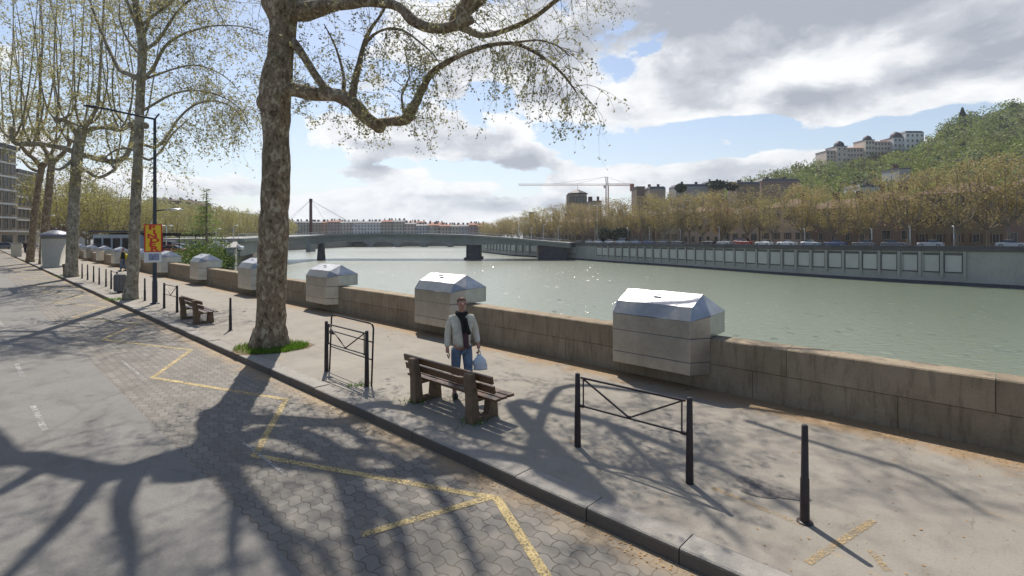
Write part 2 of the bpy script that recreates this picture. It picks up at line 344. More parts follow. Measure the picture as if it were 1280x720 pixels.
def water_mat():
    m,t,bs,o=newmat('river water'); c=t.n('ShaderNodeNewGeometry').outputs['Position']
    n1=t.noise(t.mapping(c,rot=(0,0,.5),sca=(1,1.6,1)),.9,4,.6); n2=t.noise(c,4.5,3,.6); n3=t.noise(t.mapping(c,rot=(0,0,.75),sca=(1,.25,1)),.03,3)
    t.set(bs.inputs['Base Color'],t.mix(n3,(.115,.15,.09),(.15,.185,.12)))
    bs.inputs['Roughness'].default_value=.13; bs.inputs['IOR'].default_value=1.333; bs.inputs['Coat Weight'].default_value=.8; bs.inputs['Coat Roughness'].default_value=.45
    bp=t.n('ShaderNodeBump',{'Height':t.math('ADD',n1,t.math('MULTIPLY',n2,.22)),'Strength':1.,'Distance':.12}).outputs[0]
    # steep wavelets scattered over the surface: these catch the sun as glints
    cell=t.n('ShaderNodeTexVoronoi',{'Vector':t.mapping(c,sca=(1,.6,1)),'Scale':1.9},feature='F1').outputs['Color']; sp=t.n('ShaderNodeSeparateColor',{0:cell})
    on=t.math('GREATER_THAN',sp.outputs[2],.962)
    tv=t.n('ShaderNodeCombineXYZ',{0:t.math('MULTIPLY',t.math('SUBTRACT',sp.outputs[0],.5),t.math('MULTIPLY',on,.8)),1:t.math('MULTIPLY',t.math('SUBTRACT',sp.outputs[1],.85),t.math('MULTIPLY',on,.9)),2:0.0}).outputs[0]
    nn=t.n('ShaderNodeVectorMath',{0:t.n('ShaderNodeVectorMath',{0:bp,1:tv},operation='ADD').outputs[0]},operation='NORMALIZE').outputs[0]
    t.set(bs.inputs['Normal'],nn); return m
mat['asphalt']=asphalt_mat(); mat['paver']=paver_mat(); mat['walk']=walk_mat()
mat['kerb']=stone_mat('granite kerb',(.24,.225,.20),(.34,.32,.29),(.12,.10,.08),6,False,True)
mat['wall']=stone_mat('parapet limestone',(.225,.175,.115),(.36,.295,.205),(.085,.06,.036),1.6)
mat['quayface']=stone_mat('quay masonry',(.2,.18,.15),(.3,.27,.23),(.1,.09,.08),.6)
mat['farwall']=stone_mat('far quay concrete',(.33,.315,.285),(.44,.42,.38),(.20,.19,.175),.12)
mat['farpanel']=stone_mat('far quay infill panels',(.47,.455,.42),(.58,.56,.52),(.32,.31,.28),.2)
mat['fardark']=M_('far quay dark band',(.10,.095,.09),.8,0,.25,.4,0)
mat['water']=water_mat()
mat['yellowline']=paint_mat('worn yellow road paint',(.46,.35,.15),.50); mat['ochreline']=paint_mat('faded ochre paint',(.36,.26,.13),.56)
mat['whiteline']=paint_mat('worn white road paint',(.34,.34,.32),.53)
mat['land']=M_('bank ground',(.17,.165,.15),.9,0,.15,.05,0); mat['hillground']=M_('hill ground',(.05,.065,.025),.95,0,.3,.03,0)
# ------------------------------------------------------------------ the setting
def sheet(name, pts, m, z, rz=0, kind='structure'):
    mb=MB(); mb.poly([(x,y,z) for x,y in pts]); return mb.build(name, m, rz=rz, kind=kind)
def strip(name, s0, s1, t0, t1, z, m):      # in street coordinates: local x=-s, y=t
    return sheet(name, [(-s1,t0),(-s0,t0),(-s0,t1),(-s1,t1)], m, z, RA)
ROADZ=-.14
strip('road', -30, 190, -14, 2.0, ROADZ, mat['asphalt'])
mb=MB(); mb.poly([(-190,2.0,ROADZ),(30,2.0,ROADZ),(30,4.36,ROADZ),(-190,4.36,ROADZ)]); mb.build('paved_parking_strip', mat['paver'], rz=RA, kind='structure')
strip('pavement', -30, 190, 4.66, 9.22, 0.0, mat['walk'])
sheet('ground', [(-3000,-400),S(-60,9.3)[:2],S(230,9.3)[:2],(-3000,900)], mat['land'], ROADZ-.16)
sheet('far_side_pavement', [S(-30,-14)[:2],S(190,-14)[:2],S(190,-40)[:2],S(-30,-40)[:2]], mat['land'], 0.0)
mb=MB(); s=-14.94
while s<150:
    L=1.0+random.uniform(-.006,.006); dz=random.uniform(-.007,.006); dt=random.uniform(-.008,.008)
    b=len(mb.v); x0,x1=-(s+L-.009),-s
    z1=0.006+dz; prof=[(4.36+dt,-.4),(4.36+dt,z1-.03),(4.368+dt,z1-.012),(4.385+dt,z1),(4.655,z1-.002),(4.655,-.4)]
    mb.prism([(a,z) for a,z in prof], x0, x1, axis='x'); s+=L
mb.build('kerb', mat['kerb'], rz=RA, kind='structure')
# river parapet: two courses of long blocks
wall=empty('river_wall', S(0,9.21), RA, 'low stone parapet in two courses running along the riverside pavement','wall')
def course(z0,z1,step,phase,dt,name,top=False):
    mb=MB(); s=-16+phase
    while s<92:
        L=step; j=random.uniform(-.003,.003)
        a,b_=dt+j,.45-dt+j
        c=.018
        prof=[(a,z0),(a,z1-c if top else z1),(a+c,z1),(b_-c,z1),(b_,z1-c if top else z1),(b_,z0)]
        mb.prism(prof,-(s+L-.009),-s,axis='x'); s+=L
    return mb.build(name, mat['wall'], wall)
course(-.05,.465,2.0,.99,.012,'lower_course'); course(.475,.92,2.5,.96,0.0,'upper_course',True)
mb=MB(); mb.box((0-38,.225,.44),(107.5,.38,.8)); mb.build('wall_core', mat['soil'], wall)
mb=MB(); mb.box((-38,.30,-3.9),(130,.7,7.6)); o=mb.build('quay_face', mat['quayface'], loc=S(0,9.21), rz=RA, kind='structure')
# water, banks
sheet('river_water', [(-900,-200),(1500,-200),(1500,3000),(-900,3000)], mat['water'], -6.7)
LB=[S(27.5,9.9)[:2],(-22,40),(-61,113),(-102,205),(-134,304),(-122,392),(-60,418),(-10,436),(30,460),(60,3000),(-3000,3000),(-3000,420),S(230,9.9)[:2]]
mb=MB(); mb.poly([(p[0],p[1],-.22) for p in LB])
for i in range(9):
    p,q=LB[i],LB[i+1]; mb.poly([(p[0],p[1],-8),(q[0],q[1],-8),(q[0],q[1],-.22),(p[0],p[1],-.22)],1)
mb.build('left_bank_ground',[mat['land'],mat['quayface']],kind='structure')
# far quay line: (px, foot py, top py)
FQ=[(1500,373,310.5),(1380,367,309.2),(1280,361,308),(1190,355.8,307.4),(1100,351,306.8),(1030,346.6,306.3),(960,342,305.8),(890,336.6,305),(820,331.5,304.2),(760,327.6,303.7),(726,325,303.3),(700,323.4,302.8),(660,321,302),(640,319.8,301.4),(599,315,299.5),(590,311,298.5)]
HW=9.5; fq=[]
for px,pb,pt in FQ:
    Y=HW*F/(pb-HZ); fq.append((Vector(((px-640)/F*Y,Y,0)), EYE+(HZ-pt)/F*Y))
cum=[0]
for i in range(1,len(fq)): cum.append(cum[-1]+(fq[i][0]-fq[i-1][0]).length)
def fqat(d, off=0.0):
    """point at distance d along the far quay, off metres inland, with the quay's top height and direction"""
    d=max(0,min(cum[-1]-1e-3,d))
    i=max(k for k in range(len(cum)-1) if cum[k]<=d); f=(d-cum[i])/(cum[i+1]-cum[i])
    p=fq[i][0].lerp(fq[i+1][0],f); z=fq[i][1]*(1-f)+fq[i+1][1]*f
    a=fq[max(0,i-1)][0]; b=fq[min(len(fq)-1,i+2)][0]; dr=(b-a).normalized(); nrm=Vector((dr.y,-dr.x,0))   # inland side
    return p+nrm*off, z, dr
def fq_px(px):
    lo,hi=0,cum[-1]
    for _ in range(50):
        md=(lo+hi)/2; p=fqat(md)[0]
        if p.x/p.y*F+640>px: lo=md
        else: hi=md
    return lo
fw=empty('far_quay_wall',(0,0,0),0,'long grey concrete quay wall with framed panels on the far side of the river','wall')
D0=fq_px(1208); NP=32; STEP=3.3; D1=D0+0.0
ndiv=110; mb=MB(); cop=MB()
for i in range(ndiv):
    a,za,da=fqat(cum[-1]*i/ndiv); b,zb,db=fqat(cum[-1]*(i+1)/ndiv)
    na=Vector((da.y,-da.x,0)); nb=Vector((db.y,-db.x,0))
    def q(p,z): return (p.x,p.y,z)
    def span(mbx,o0,o1,z0f,z1f):
        A0,B0,A1,B1=a+na*o0,b+nb*o0,a+na*o1,b+nb*o1
        mbx.poly([q(A0,z0f(za)),q(B0,z0f(zb)),q(B0,z1f(zb)),q(A0,z1f(za))]); mbx.poly([q(A0,z1f(za)),q(B0,z1f(zb)),q(B1,z1f(zb)),q(A1,z1f(za))]); mbx.poly([q(A1,z0f(za)),q(B1,z0f(zb)),q(B1,z1f(zb)),q(A1,z1f(za))]); mbx.poly([q(A0,z0f(za)),q(B0,z0f(zb)),q(B1,z0f(zb)),q(A1,z0f(za))])
    span(mb,0,1.4,lambda z:-8.0,lambda z:z-1.0)      # body
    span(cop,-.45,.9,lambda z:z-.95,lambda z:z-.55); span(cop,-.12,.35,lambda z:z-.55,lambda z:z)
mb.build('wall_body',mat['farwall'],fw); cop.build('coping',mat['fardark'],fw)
low=MB()
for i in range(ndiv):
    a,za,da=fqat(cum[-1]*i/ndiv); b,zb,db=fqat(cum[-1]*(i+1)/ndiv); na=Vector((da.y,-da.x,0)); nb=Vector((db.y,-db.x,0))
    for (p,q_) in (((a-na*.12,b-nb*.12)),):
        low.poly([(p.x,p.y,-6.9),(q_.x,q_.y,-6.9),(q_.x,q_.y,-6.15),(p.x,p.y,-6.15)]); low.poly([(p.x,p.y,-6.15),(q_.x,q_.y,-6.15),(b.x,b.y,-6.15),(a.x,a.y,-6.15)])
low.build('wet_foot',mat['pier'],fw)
# framed panels: pilaster + raised frame + dark slot above each infill
def panel_parts(d,w,k):
    p,z,dr=fqat(d+w/2); nm=Vector((dr.y,-dr.x,0)); ang=math.atan2(dr.y,dr.x); top=z-1.0; bot=-5.35
    def bx(mbx,along,out,zc,sx,sy,sz): 
        c=p+dr*along-nm*out; mbx.box((c.x,c.y,zc),(sx,sy,sz),ang)
    f=MB(); bx(f,-w/2+.22,.16,(top+bot)/2,.44,.36,top-bot-.02); f.build('pilaster',mat['farwall'],fw)
    g=MB(); hh=(top-bot)*.62; zc=(top+bot)/2+.15
    bx(g,.2,.03,zc,w-.9,.10,hh); pn=g.build('infill_panel',mat['farpanel'],fw)
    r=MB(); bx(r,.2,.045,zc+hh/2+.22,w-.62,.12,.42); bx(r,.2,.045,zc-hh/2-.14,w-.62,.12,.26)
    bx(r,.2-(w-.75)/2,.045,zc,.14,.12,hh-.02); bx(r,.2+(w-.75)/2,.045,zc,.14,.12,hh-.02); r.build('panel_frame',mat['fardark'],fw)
for k in range(NP):
    d=D0+k*STEP
    px=fqat(d)[0]; px=px.x/px.y*F+640
    if px<748: break
    panel_parts(d,STEP,k)
for k in range(3): panel_parts(fq_px(722)+k*5.0,5.0,k)
for k in range(12): panel_parts(fq_px(672)+k*5.0,5.0,k)
# land behind the far quay
mb=MB(); near=[fqat(cum[-1]*i/60,.6) for i in range(61)]
for i in range(60):
    (a,za,_),(b,zb,_)=near[i],near[i+1]; ra=Vector((a.x*1.9+60,a.y*1.9,0)); rb=Vector((b.x*1.9+60,b.y*1.9,0))
    mb.poly([(a.x,a.y,za-.7),(b.x,b.y,zb-.7),(rb.x,rb.y,0.5),(ra.x,ra.y,.5)])
mb.poly([(near[-1][0].x,near[-1][0].y,-.9),(20,436,-.9),(30,3000,-.9),(3000,3000,-.9),(1500,250,0),(near[-1][0].x*1.9+60,near[-1][0].y*1.9,.4)])
mb.build('far_bank_ground',mat['land'],kind='structure')
# painted lines
def line(mbx, p, q, w, z=ROADZ+.004):
    a,b=toST(G(p[0],p[1],ROADZ)),toST(G(q[0],q[1],ROADZ)); a=Vector((-a[0],a[1],0)); b=Vector((-b[0],b[1],0)); d=(b-a).normalized(); n=Vector((-d.y,d.x,0))*w/2
    mbx.poly([(v.x,v.y,z) for v in (a-n,b-n,b+n,a+n)])
mb=MB(); zz=ROADZ+.004
def lineST(mbx,a,b,w,z):
    a=Vector((-a[0],a[1],0)); b=Vector((-b[0],b[1],0)); d=(b-a).normalized(); n=Vector((-d.y,d.x,0))*w/2; a=a-d*w*.35; b=b+d*w*.35
    mbx.poly([(v.x,v.y,z) for v in (a-n,b-n,b+n,a+n)])
hi,lo=4.0,2.64; zs=[(4.06,4.03),(lo,7.17),(3.92,9.2),(lo,12.6),(3.95,14.9),(2.62,18.2),(3.92,20.6)]; pts=[(4.03,4.06),(7.17,lo),(9.2,3.92),(12.6,lo),(14.9,3.95),(18.2,2.62),(20.6,3.92)]
while pts[-1][0]<75: pts.append((pts[-1][0]+(3.3 if pts[-1][1]>3.5 else 2.4), lo if pts[-1][1]>3.5 else 3.92))
for i in range(len(pts)-1): lineST(mb,pts[i],pts[i+1],.10 if i<9 else .13,zz+.0008*(i%2))
lineST(mb,(4.03,4.06),(1.2,2.6),.10,zz+.0008); lineST(mb,(4.1,4.02),(4.5,2.69),.10,zz+.0016)
mb.build('yellow_zigzag_marking',mat['yellowline'],rz=RA,kind='structure')
mb=MB()
for s0,s1,t in ((6.3,8.4,2.69),(12.9,14.8,2.5),(20,22,2.6)): lineST(mb,(s0,t),(s1,t),.045,zz+.0024)
for s0 in (10.4,14.6,18.8,23,27.2,31.4,35.6): lineST(mb,(s0,.82),(s0+1.6,.80),.08,zz)
for s0 in (34,37,40): 
    lineST(mb,(s0,.2),(s0+1.6,1.6),.16,zz)
mb.build('white_road_marking',mat['whiteline'],rz=RA,kind='structure')
mb=MB()
for p,q in (((893,611),(1002,656)),((1011,703),(1090,652)),((1090,690),(1108,712))):
    a,b=toST(G(*p)),toST(G(*q)); lineST(mb,a,b,.07,.004)
mb.build('ochre_pavement_marking',mat['ochreline'],rz=RA,kind='structure')
mb=MB(); c=toST(G(958,612)); ring=[]
for k in range(22):
    an=2*PI*k/22; r=1+.25*math.sin(3*an+.6)+random.uniform(-.12,.12); ring.append((-c[0]+.34*r*math.cos(an),c[1]+.20*r*math.sin(an),.006))
mb.poly(ring); mb.build('broken_pavement_patch',M_('broken grey patch',(.16,.145,.13),.95,0,.5,14,.8,40,.02,(.05,.045,.04)),rz=RA,kind='structure')
mb=MB()
if 0: mb.build('white_road_marking',mat['whiteline'],rz=RA,kind='structure')
# ------------------------------------------------------------------ boxes straddling the parapet
def make_box():
    r=empty('wall_cabinet',S(0,9.21),RA)
    fr=[(-.795,-.36),(.795,-.36),(1.02,-.004),(-1.02,-.004)]
    def plate(z0,z1,name,poly,m,ztop=None):
        mb=MB(); n=len(poly); b=0
        mb.v=[(x,y,z0) for x,y in poly]+[(x,y,(ztop[i] if ztop else z1)) for i,(x,y) in enumerate(poly)]
        for k in range(n): mb.face((k,(k+1)%n,n+(k+1)%n,n+k))
        mb.face(tuple(range(n))[::-1]); mb.face(tuple(range(n,2*n)))
        return mb.build(name,m,r,bevel=.006)
    plate(.28,.499,'lower_panel',fr,mat['beigepanel']); plate(.506,.928,'middle_panel',fr,mat['beigepanel'])
    up=[(-.795,-.36),(.795,-.36),(1.02,0),(.98,.79),(-.98,.79),(-1.02,0)]
    plate(.935,1.3,'upper_panel',up,mat['beigepanel'],[1.245,1.245,1.325,1.335,1.335,1.325])
    co=MB(); co.box((0,-.17,.62),(1.56,.34,.66)); co.box((0,.35,1.02),(1.7,.8,.17)); co.build('core',mat['blackiron'],r)
    mb=MB(); e=.012
    P_=lambda s,x,y,z:(s*x,y,z)
    for s in (1,-1):
        f=P_(s,.80,-.366,1.25); sd=P_(s,1.028,0,1.33); l2=P_(s,.775,-.21,1.485); rg=P_(s,.79,.22,1.69); bk=P_(s,.988,.798,1.34)
        mb.poly([f,sd,l2]); mb.poly([l2,sd,rg]); mb.poly([rg,sd,bk])
    F_=lambda x:[(x*.80,-.366,1.25),(x*.775,-.21,1.485),(x*.79,.22,1.69),(x*.988,.798,1.34)]
    a,b=F_(-1),F_(1)
    for i in range(3):
        for k in range(6):      # slightly dented sheets
            u0,u1=k/6,(k+1)/6
            L=lambda p,q,u:tuple(Vector(p).lerp(Vector(q),u))
            mb.poly([L(a[i],b[i],u0),L(a[i],b[i],u1),L(a[i+1],b[i+1],u1),L(a[i+1],b[i+1],u0)])
    ring=[(-.80,-.366,1.25),(.80,-.366,1.25),(1.028,0,1.33),(.988,.798,1.34),(-.988,.798,1.34),(-1.028,0,1.33)]
    mb.poly([(x,y,z-.006) for x,y,z in ring])
    import bmesh
    me=mb.mesh('roof',[mat['galv'],mat['beigepanel']]); bm=bmesh.new(); bm.from_mesh(me);
    for f_ in bm.faces:
        c_=f_.calc_center_median()
        if c_.y<-.25 and abs(c_.x)<.79: f_.material_index=1
    bmesh.ops.remove_doubles(bm,verts=bm.verts,dist=.0005); bmesh.ops.recalc_face_normals(bm,faces=bm.faces)
    for v in bm.verts: v.co.z+=random.uniform(-.006,.006); v.co.y+=random.uniform(-.004,.004)
    bm.to_mesh(me); bm.free(); linked('roof',me,r)
    sm=MB(); sm.bar((-.01,-.26,1.435),(-.01,-.205,1.515),.12,.012) ; 
    bt=MB(); bt.box((-.05,.02,1.645),(.16,.05,.02)); bt.build('latch',mat['lampgrey'],r)
    return r
bx0=make_box(); BOXS=[4.725,11.33,18.2,25.3,32.9,40.9,48.6,56.2,63.8,71.4,79]
BL=['largest metal wall cabinet, straddling the parapet behind the wide barrier',
 'metal wall cabinet straddling the parapet directly behind the walking man',
 'metal wall cabinet on the parapet between the big mottled tree and the walking man',
 'metal wall cabinet half hidden behind the big mottled tree trunk',
 'metal wall cabinet on the parapet in front of the green bushes',
 'metal wall cabinet on the parapet just right of the yellow poster',
 'metal wall cabinet mostly hidden by the pale leaning trunk beside the lamp post',
 'metal wall cabinet on the parapet left of the person with the yellow bag',
 'second metal wall cabinet left of the person with the yellow bag',
 'third metal wall cabinet left of the person with the yellow bag',
 'small far wall cabinet at the parapet end beside the third trunk']
for i,sv in enumerate(BOXS):
    o=bx0 if i==0 else copy_tree(bx0); o.location=S(sv,9.21); tag(o,BL[i],'metal cabinet','metal cabinets straddling the river wall')
# ------------------------------------------------------------------ bollards and barriers
def bollard_mesh(h=.955):
    mb=MB(); mb.lathe([(.044,0),(.043,.02),(.040,h*.45),(.035,h*.46),(.029,h-.012),(.022,h)],n=12); return mb
def base_ring():
    mb=MB(); mb.lathe([(.075,.0),(.072,.012),(.0,.013)],n=16); return mb
bol=empty('bollard'); bollard_mesh().build('post',mat['iron'],bol); base_ring().build('base_plate',mat['iron'],bol)
BOLL=[((1006,653),'slim dark iron bollard standing alone near the yellow-stained patch, right of the wide barrier'),((288,413),'slim dark bollard just left of the big mottled trunk'),
 ((181,376),'slim dark bollard between the pale leaning trunk and the lamp post'),((132.5,358.5),'slim bollard beside the litter bin, first of the row by the pale leaning trunk'),
 ((124,355.7),'second bollard from the litter bin in the row of slim posts'),((117,352.6),'third bollard from the litter bin in the row of slim posts'),
 ((109.5,350),'fourth bollard from the litter bin in the row of slim posts'),((102.6,348.2),'fifth bollard from the litter bin, nearest the third trunk')]
for i,(p,l) in enumerate(BOLL):
    o=bol if i==0 else copy_tree(bol); o.location=G(*p); o.rotation_euler=(0,0,i); tag(o,l,'bollard','slim bollards along the pavement')
def make_barrier(L=1.51,h=.97):
    r=empty('pedestrian_barrier')
    for x in (-L/2,L/2):
        mb=MB(); mb.lathe([(.045,0),(.041,.3),(.032,h-.01),(.027,h)],c=(x,0,0),n=10); mb.build('post',mat['iron'],r)
    zt,zb=h-.05,h-.42; x0=L/2-.05; f=MB()
    f.bar((-x0,0,zt),(x0,0,zt),.022,.022); f.bar((-x0,0,zb),(x0,0,zb),.018,.018)
    for s in (-1,1):
        f.bar((s*(x0-.04),0,zb),(s*(x0-.04),0,zt),.014,.014); f.box((s*(x0-.02),0,zb),(.06,.04,.03))
    f.build('rail_frame',mat['iron'],r)
    v=MB(); v.bar((-x0+.04,0,zt-.01),(0,0,zb+.01),.018,.018); v.bar((x0-.04,0,zt-.01),(0,0,zb+.01),.018,.018); v.ell((0,0,zb+.012),(.025,.02,.025),8,5); v.build('brace',mat['iron'],r)
    return r
bar0=make_barrier()
BARR=[((722,558),(862,604),'wide dark iron barrier with a V brace, in front of the largest cabinet'),((408,464),(458.5,483),'dark iron barrier with a V brace and a taller hoop leaning on it'),
 ((206.7,386),(219.7,390),'narrow looking dark iron barrier between the lamp post and the second bench'),((133.8,359.5),(152.3,366.5),'dark iron barrier with the grey litter bin standing against it')]
for i,(a,b,l) in enumerate(BARR):
    a,b=G(*a),G(*b); o=bar0 if i==0 else copy_tree(bar0); o.location=(a+b)/2; o.rotation_euler=(0,0,math.atan2(b.y-a.y,b.x-a.x)); tag(o,l,'barrier','iron barriers along the pavement')
    o.scale=((b-a).length/1.51 if i<2 else 1,1,1.06 if i==1 else 1)
# taller hoop behind the second barrier
a,b=G(411,462),G(463.5,483); c=(a+b)/2; hp=empty('crowd_barrier',c+Vector((.03,.07,0)),math.atan2(b.y-a.y,b.x-a.x),'tall rounded steel hoop barrier leaning against the dark iron barrier','crowd barrier')
L=(b-a).length; mb=MB(); pts=[(-L/2,-.04,0),(-L/2,0,1.02)]
for k in range(5):
    t=PI-(PI/2)*k/4; pts.append((-L/2+.1+.1*math.cos(t),0,1.04+.1*math.sin(t)))
for k in range(5):
    t=PI/2-(PI/2)*k/4; pts.append((L/2-.1+.1*math.cos(t),0,1.04+.1*math.sin(t)))
pts+=[(L/2,-.04,0)]
mb.tube(pts,.017,8); mb.build('hoop',mat['blackiron'],hp)
for z in (.80,.47):
    mb=MB(); mb.tube([(-L/2,-.01,z),(L/2,-.01,z)],.012,6); mb.build('crossbar',mat['blackiron'],hp)
mb=MB(); mb.box((-L/2+.1,-.03,.78),(.17,.05,.07)); mb.build('tag_plate',mat['lampgrey'],hp)
# ------------------------------------------------------------------ benches
def make_bench():
    r=empty('park_bench')
    for x in (-.68,.70):
        f=MB(); f.prism([(-.07,0),(.10,0),(.065,.40),(.0,.745),(-.10,.745),(-.115,.70),(-.075,.40)],x-.075,x+.075,axis='x')
        f.build('rear_leg',mat['leg'],r,bevel=.012)
        f=MB(); f.prism([(.30,0),(.50,0),(.47,.355),(.33,.355)],x-.07,x+.07,axis='x'); f.build('front_leg',mat['leg'],r,bevel=.012)
        f=MB(); f.prism([(.07,.0),(.33,.0),(.33,.07),(.09,.07)],x-.06,x+.06,axis='x'); f.build('foot_bar',mat['leg'],r,bevel=.006)
        f=MB(); f.prism([(.06,.30),(.34,.30),(.34,.352),(.06,.352)],x-.05,x+.05,axis='x'); f.build('seat_bearer',mat['leg'],r,bevel=.006)
    for k in range(3):
        f=MB(); f.box((.0,.17+k*.145,.375+.004*k),(2.17,.118,.04)); f.build('seat_slat',mat['wood'],r,bevel=.006)
    for z,y in ((.54,.062),(.685,.022)):
        f=MB(); Mx=Matrix.Translation((0,y+.035,z))@Matrix.Rotation(.2,4,'X'); f.box((0,0,0),(2.17,.042,.112),M=Mx); f.build('back_slat',mat['wood'],r,bevel=.006)
    return r
be0=make_bench()
def onbench(o,s,t,l): o.location=S(s,t); o.rotation_euler=(0,0,RA); tag(o,l,'bench','slatted benches facing the river')
onbench(be0,6.36,5.17,'red-brown slatted bench on brown legs in front of the walking man')
for s_,t_,l in ((18.9,4.95,'slatted bench between the narrow barrier and the big mottled trunk'),(46.6,4.75,'small far bench half behind the third trunk'),(66.5,5.0,'tiny distant bench beyond the round cream kiosk')):
    onbench(copy_tree(be0),s_,t_,l)
# yellow-green coat left on the far bench
mb=MB(); mb.ell((0,0,.52),(.2,.12,.16),10,6); mb.ell((.12,.05,.44),(.16,.14,.07),10,5); mb.build('coat',mat['yellow'],loc=S(45.9,5.05),label='bright yellow coat lying on the bench by the third trunk',cat='coat')
# ------------------------------------------------------------------ lamp post with poster
lp=empty('street_lamp',S(24.7,5.25),RA,'tall dark grey lamp post with a long top arm, carrying a yellow poster','street lamp')
mb=MB(); mb.lathe([(.095,0),(.09,.9),(.078,.95),(.065,3.8),(.05,7.45),(.04,7.5)],n=14); mb.build('mast',mat['lampgrey'],lp)
mb=MB(); mb.lathe([(.17,0),(.17,.03),(.12,.05)],n=14); mb.build('base',mat['lampgrey'],lp)
mb=MB(); mb.tube([(0,.15,7.72),(0,0,7.47),(0,-.6,7.52),(0,-1.75,7.62)],[.03,.045,.04,.035],8); mb.build('arm',mat['lampgrey'],lp)
mb=MB(); mb.ell((0,-1.95,7.62),(.12,.3,.06),12,6); mb.build('lamp_head',mat['lampgrey'],lp)
mb=MB(); mb.tube([(0,0,3.75),(0,.35,3.82),(0,.6,3.84)],[.03,.025,.02],8); mb.build('low_arm',mat['lampgrey'],lp)
mb=MB(); mb.ell((0,.75,3.84),(.12,.26,.055),12,6); mb.build('low_lamp_head',mat['lamphead'],lp)
mb=MB(); mb.box((0,0,1.25),(.2,.2,.02)); mb.build('collar',mat['lampgrey'],lp)
# poster board strapped to the mast: faces down the street towards the viewer
pa=math.atan2(.83,-.56)   # board normal
pb=empty('poster_board',S(24.7,5.25)+Vector((0.02,-.12,0)),math.radians(35-0),'yellow and red circus poster over a white sheet, strapped to the lamp post','poster')
mb=MB(); mb.box((0,0,2.66),(.60,.02,1.12)); mb.build('board',mat['posterred'],pb)
mb=MB(); mb.box((0,-.013,2.66),(.50,.008,1.04)); mb.build('yellow_field',mat['posteryellow'],pb)
mb=MB(); mb.box((-.01,.0,1.89),(.58,.02,.42)); mb.build('white_sheet',mat['paper'],pb)
mb=MB(); mb.box((.02,-.013,1.90),(.34,.008,.26)); mb.box((-.08,-.015,1.92),(.10,.010,.2)); mb.build('picture',mat['posterblue'],pb)
def text_mesh(body,size,mt,parent,loc,rot,name='lettering',ext=.004,shear=0):
    cu=bpy.data.curves.new('lettering','FONT'); cu.body=body; cu.size=size; cu.extrude=ext; cu.align_x='CENTER'; cu.shear=shear; cu.offset=.010
    o=bpy.data.objects.new(name,cu); COL.objects.link(o); bpy.context.view_layer.update()
    me=bpy.data.meshes.new_from_object(o.evaluated_get(bpy.context.evaluated_depsgraph_get())); bpy.data.objects.remove(o)
    me.materials.clear(); me.materials.append(mt); q=linked(name,me,parent,loc); q.rotation_euler=rot; return q
for i,ch in enumerate('PINDER'):
    q=text_mesh(ch,.25,mat['posterred'],pb,((-.06,.05,-.05,.06,-.05,.05)[i]*.7,-.019,3.0-i*.17),(PI/2,0,0)); q.scale=(1.75,1,1)
# ------------------------------------------------------------------ litter bin, kiosk, planter
lb=empty('litter_bin',G(147,366)+Vector((0,.15,0)),RA,'grey slatted litter bin leaning on the iron barrier by the pale trunk','litter bin')
mb=MB(); mb.lathe([(.22,.06),(.235,.1),(.235,.84),(.22,.88),(.17,.90),(.15,.80)],n=16,sm=False); mb.build('drum',mat['bin'],lb)
for k in range(12):
    t=2*PI*k/12; mb=MB(); mb.box((.243*math.cos(t),.243*math.sin(t),.46),(.018,.07,.7),t); mb.build('slat',mat['bin'],lb)
mb=MB(); mb.lathe([(.12,0),(.12,.06),(.05,.06)],n=12); mb.build('foot',mat['blackiron'],lb)
ks=empty('kiosk',S(59,4.85)+Vector((0,.8,0)),0,'round cream kiosk with a shallow dark zinc roof beside the kerb','kiosk')
mb=MB(); mb.lathe([(1.0,0),(1.0,.12),(.97,.12),(.97,2.62),(.94,2.64)],n=36); mb.build('drum_wall',mat['kiosk'],ks)
mb=MB(); mb.lathe([(.98,2.45),(1.01,2.45),(1.01,2.60),(.98,2.60)],n=36); mb.build('frieze',mat['stonefar'],ks)
mb=MB(); mb.lathe([(1.1,2.64),(1.12,2.72),(1.07,2.80),(.75,2.98),(.35,3.15),(.0,3.2)],n=36); mb.build('roof',mat['zinc'],ks)
mb=MB(); mb.lathe([(.1,3.18),(.12,3.28),(.02,3.36)],n=10); mb.build('finial',mat['zinc'],ks)
pl=empty('stone_pillar',G(17.5,321)+Vector((0,.3,0)),RA,'short cream stone pillar near the far end of the pavement','pillar')
mb=MB(); mb.box((0,0,.8),(.95,.95,1.6)); mb.build('shaft',mat['kiosk'],pl,bevel=.03); mb=MB(); mb.box((0,0,1.66),(1.1,1.1,.12)); mb.build('cap',mat['stonefar'],pl,bevel=.02)
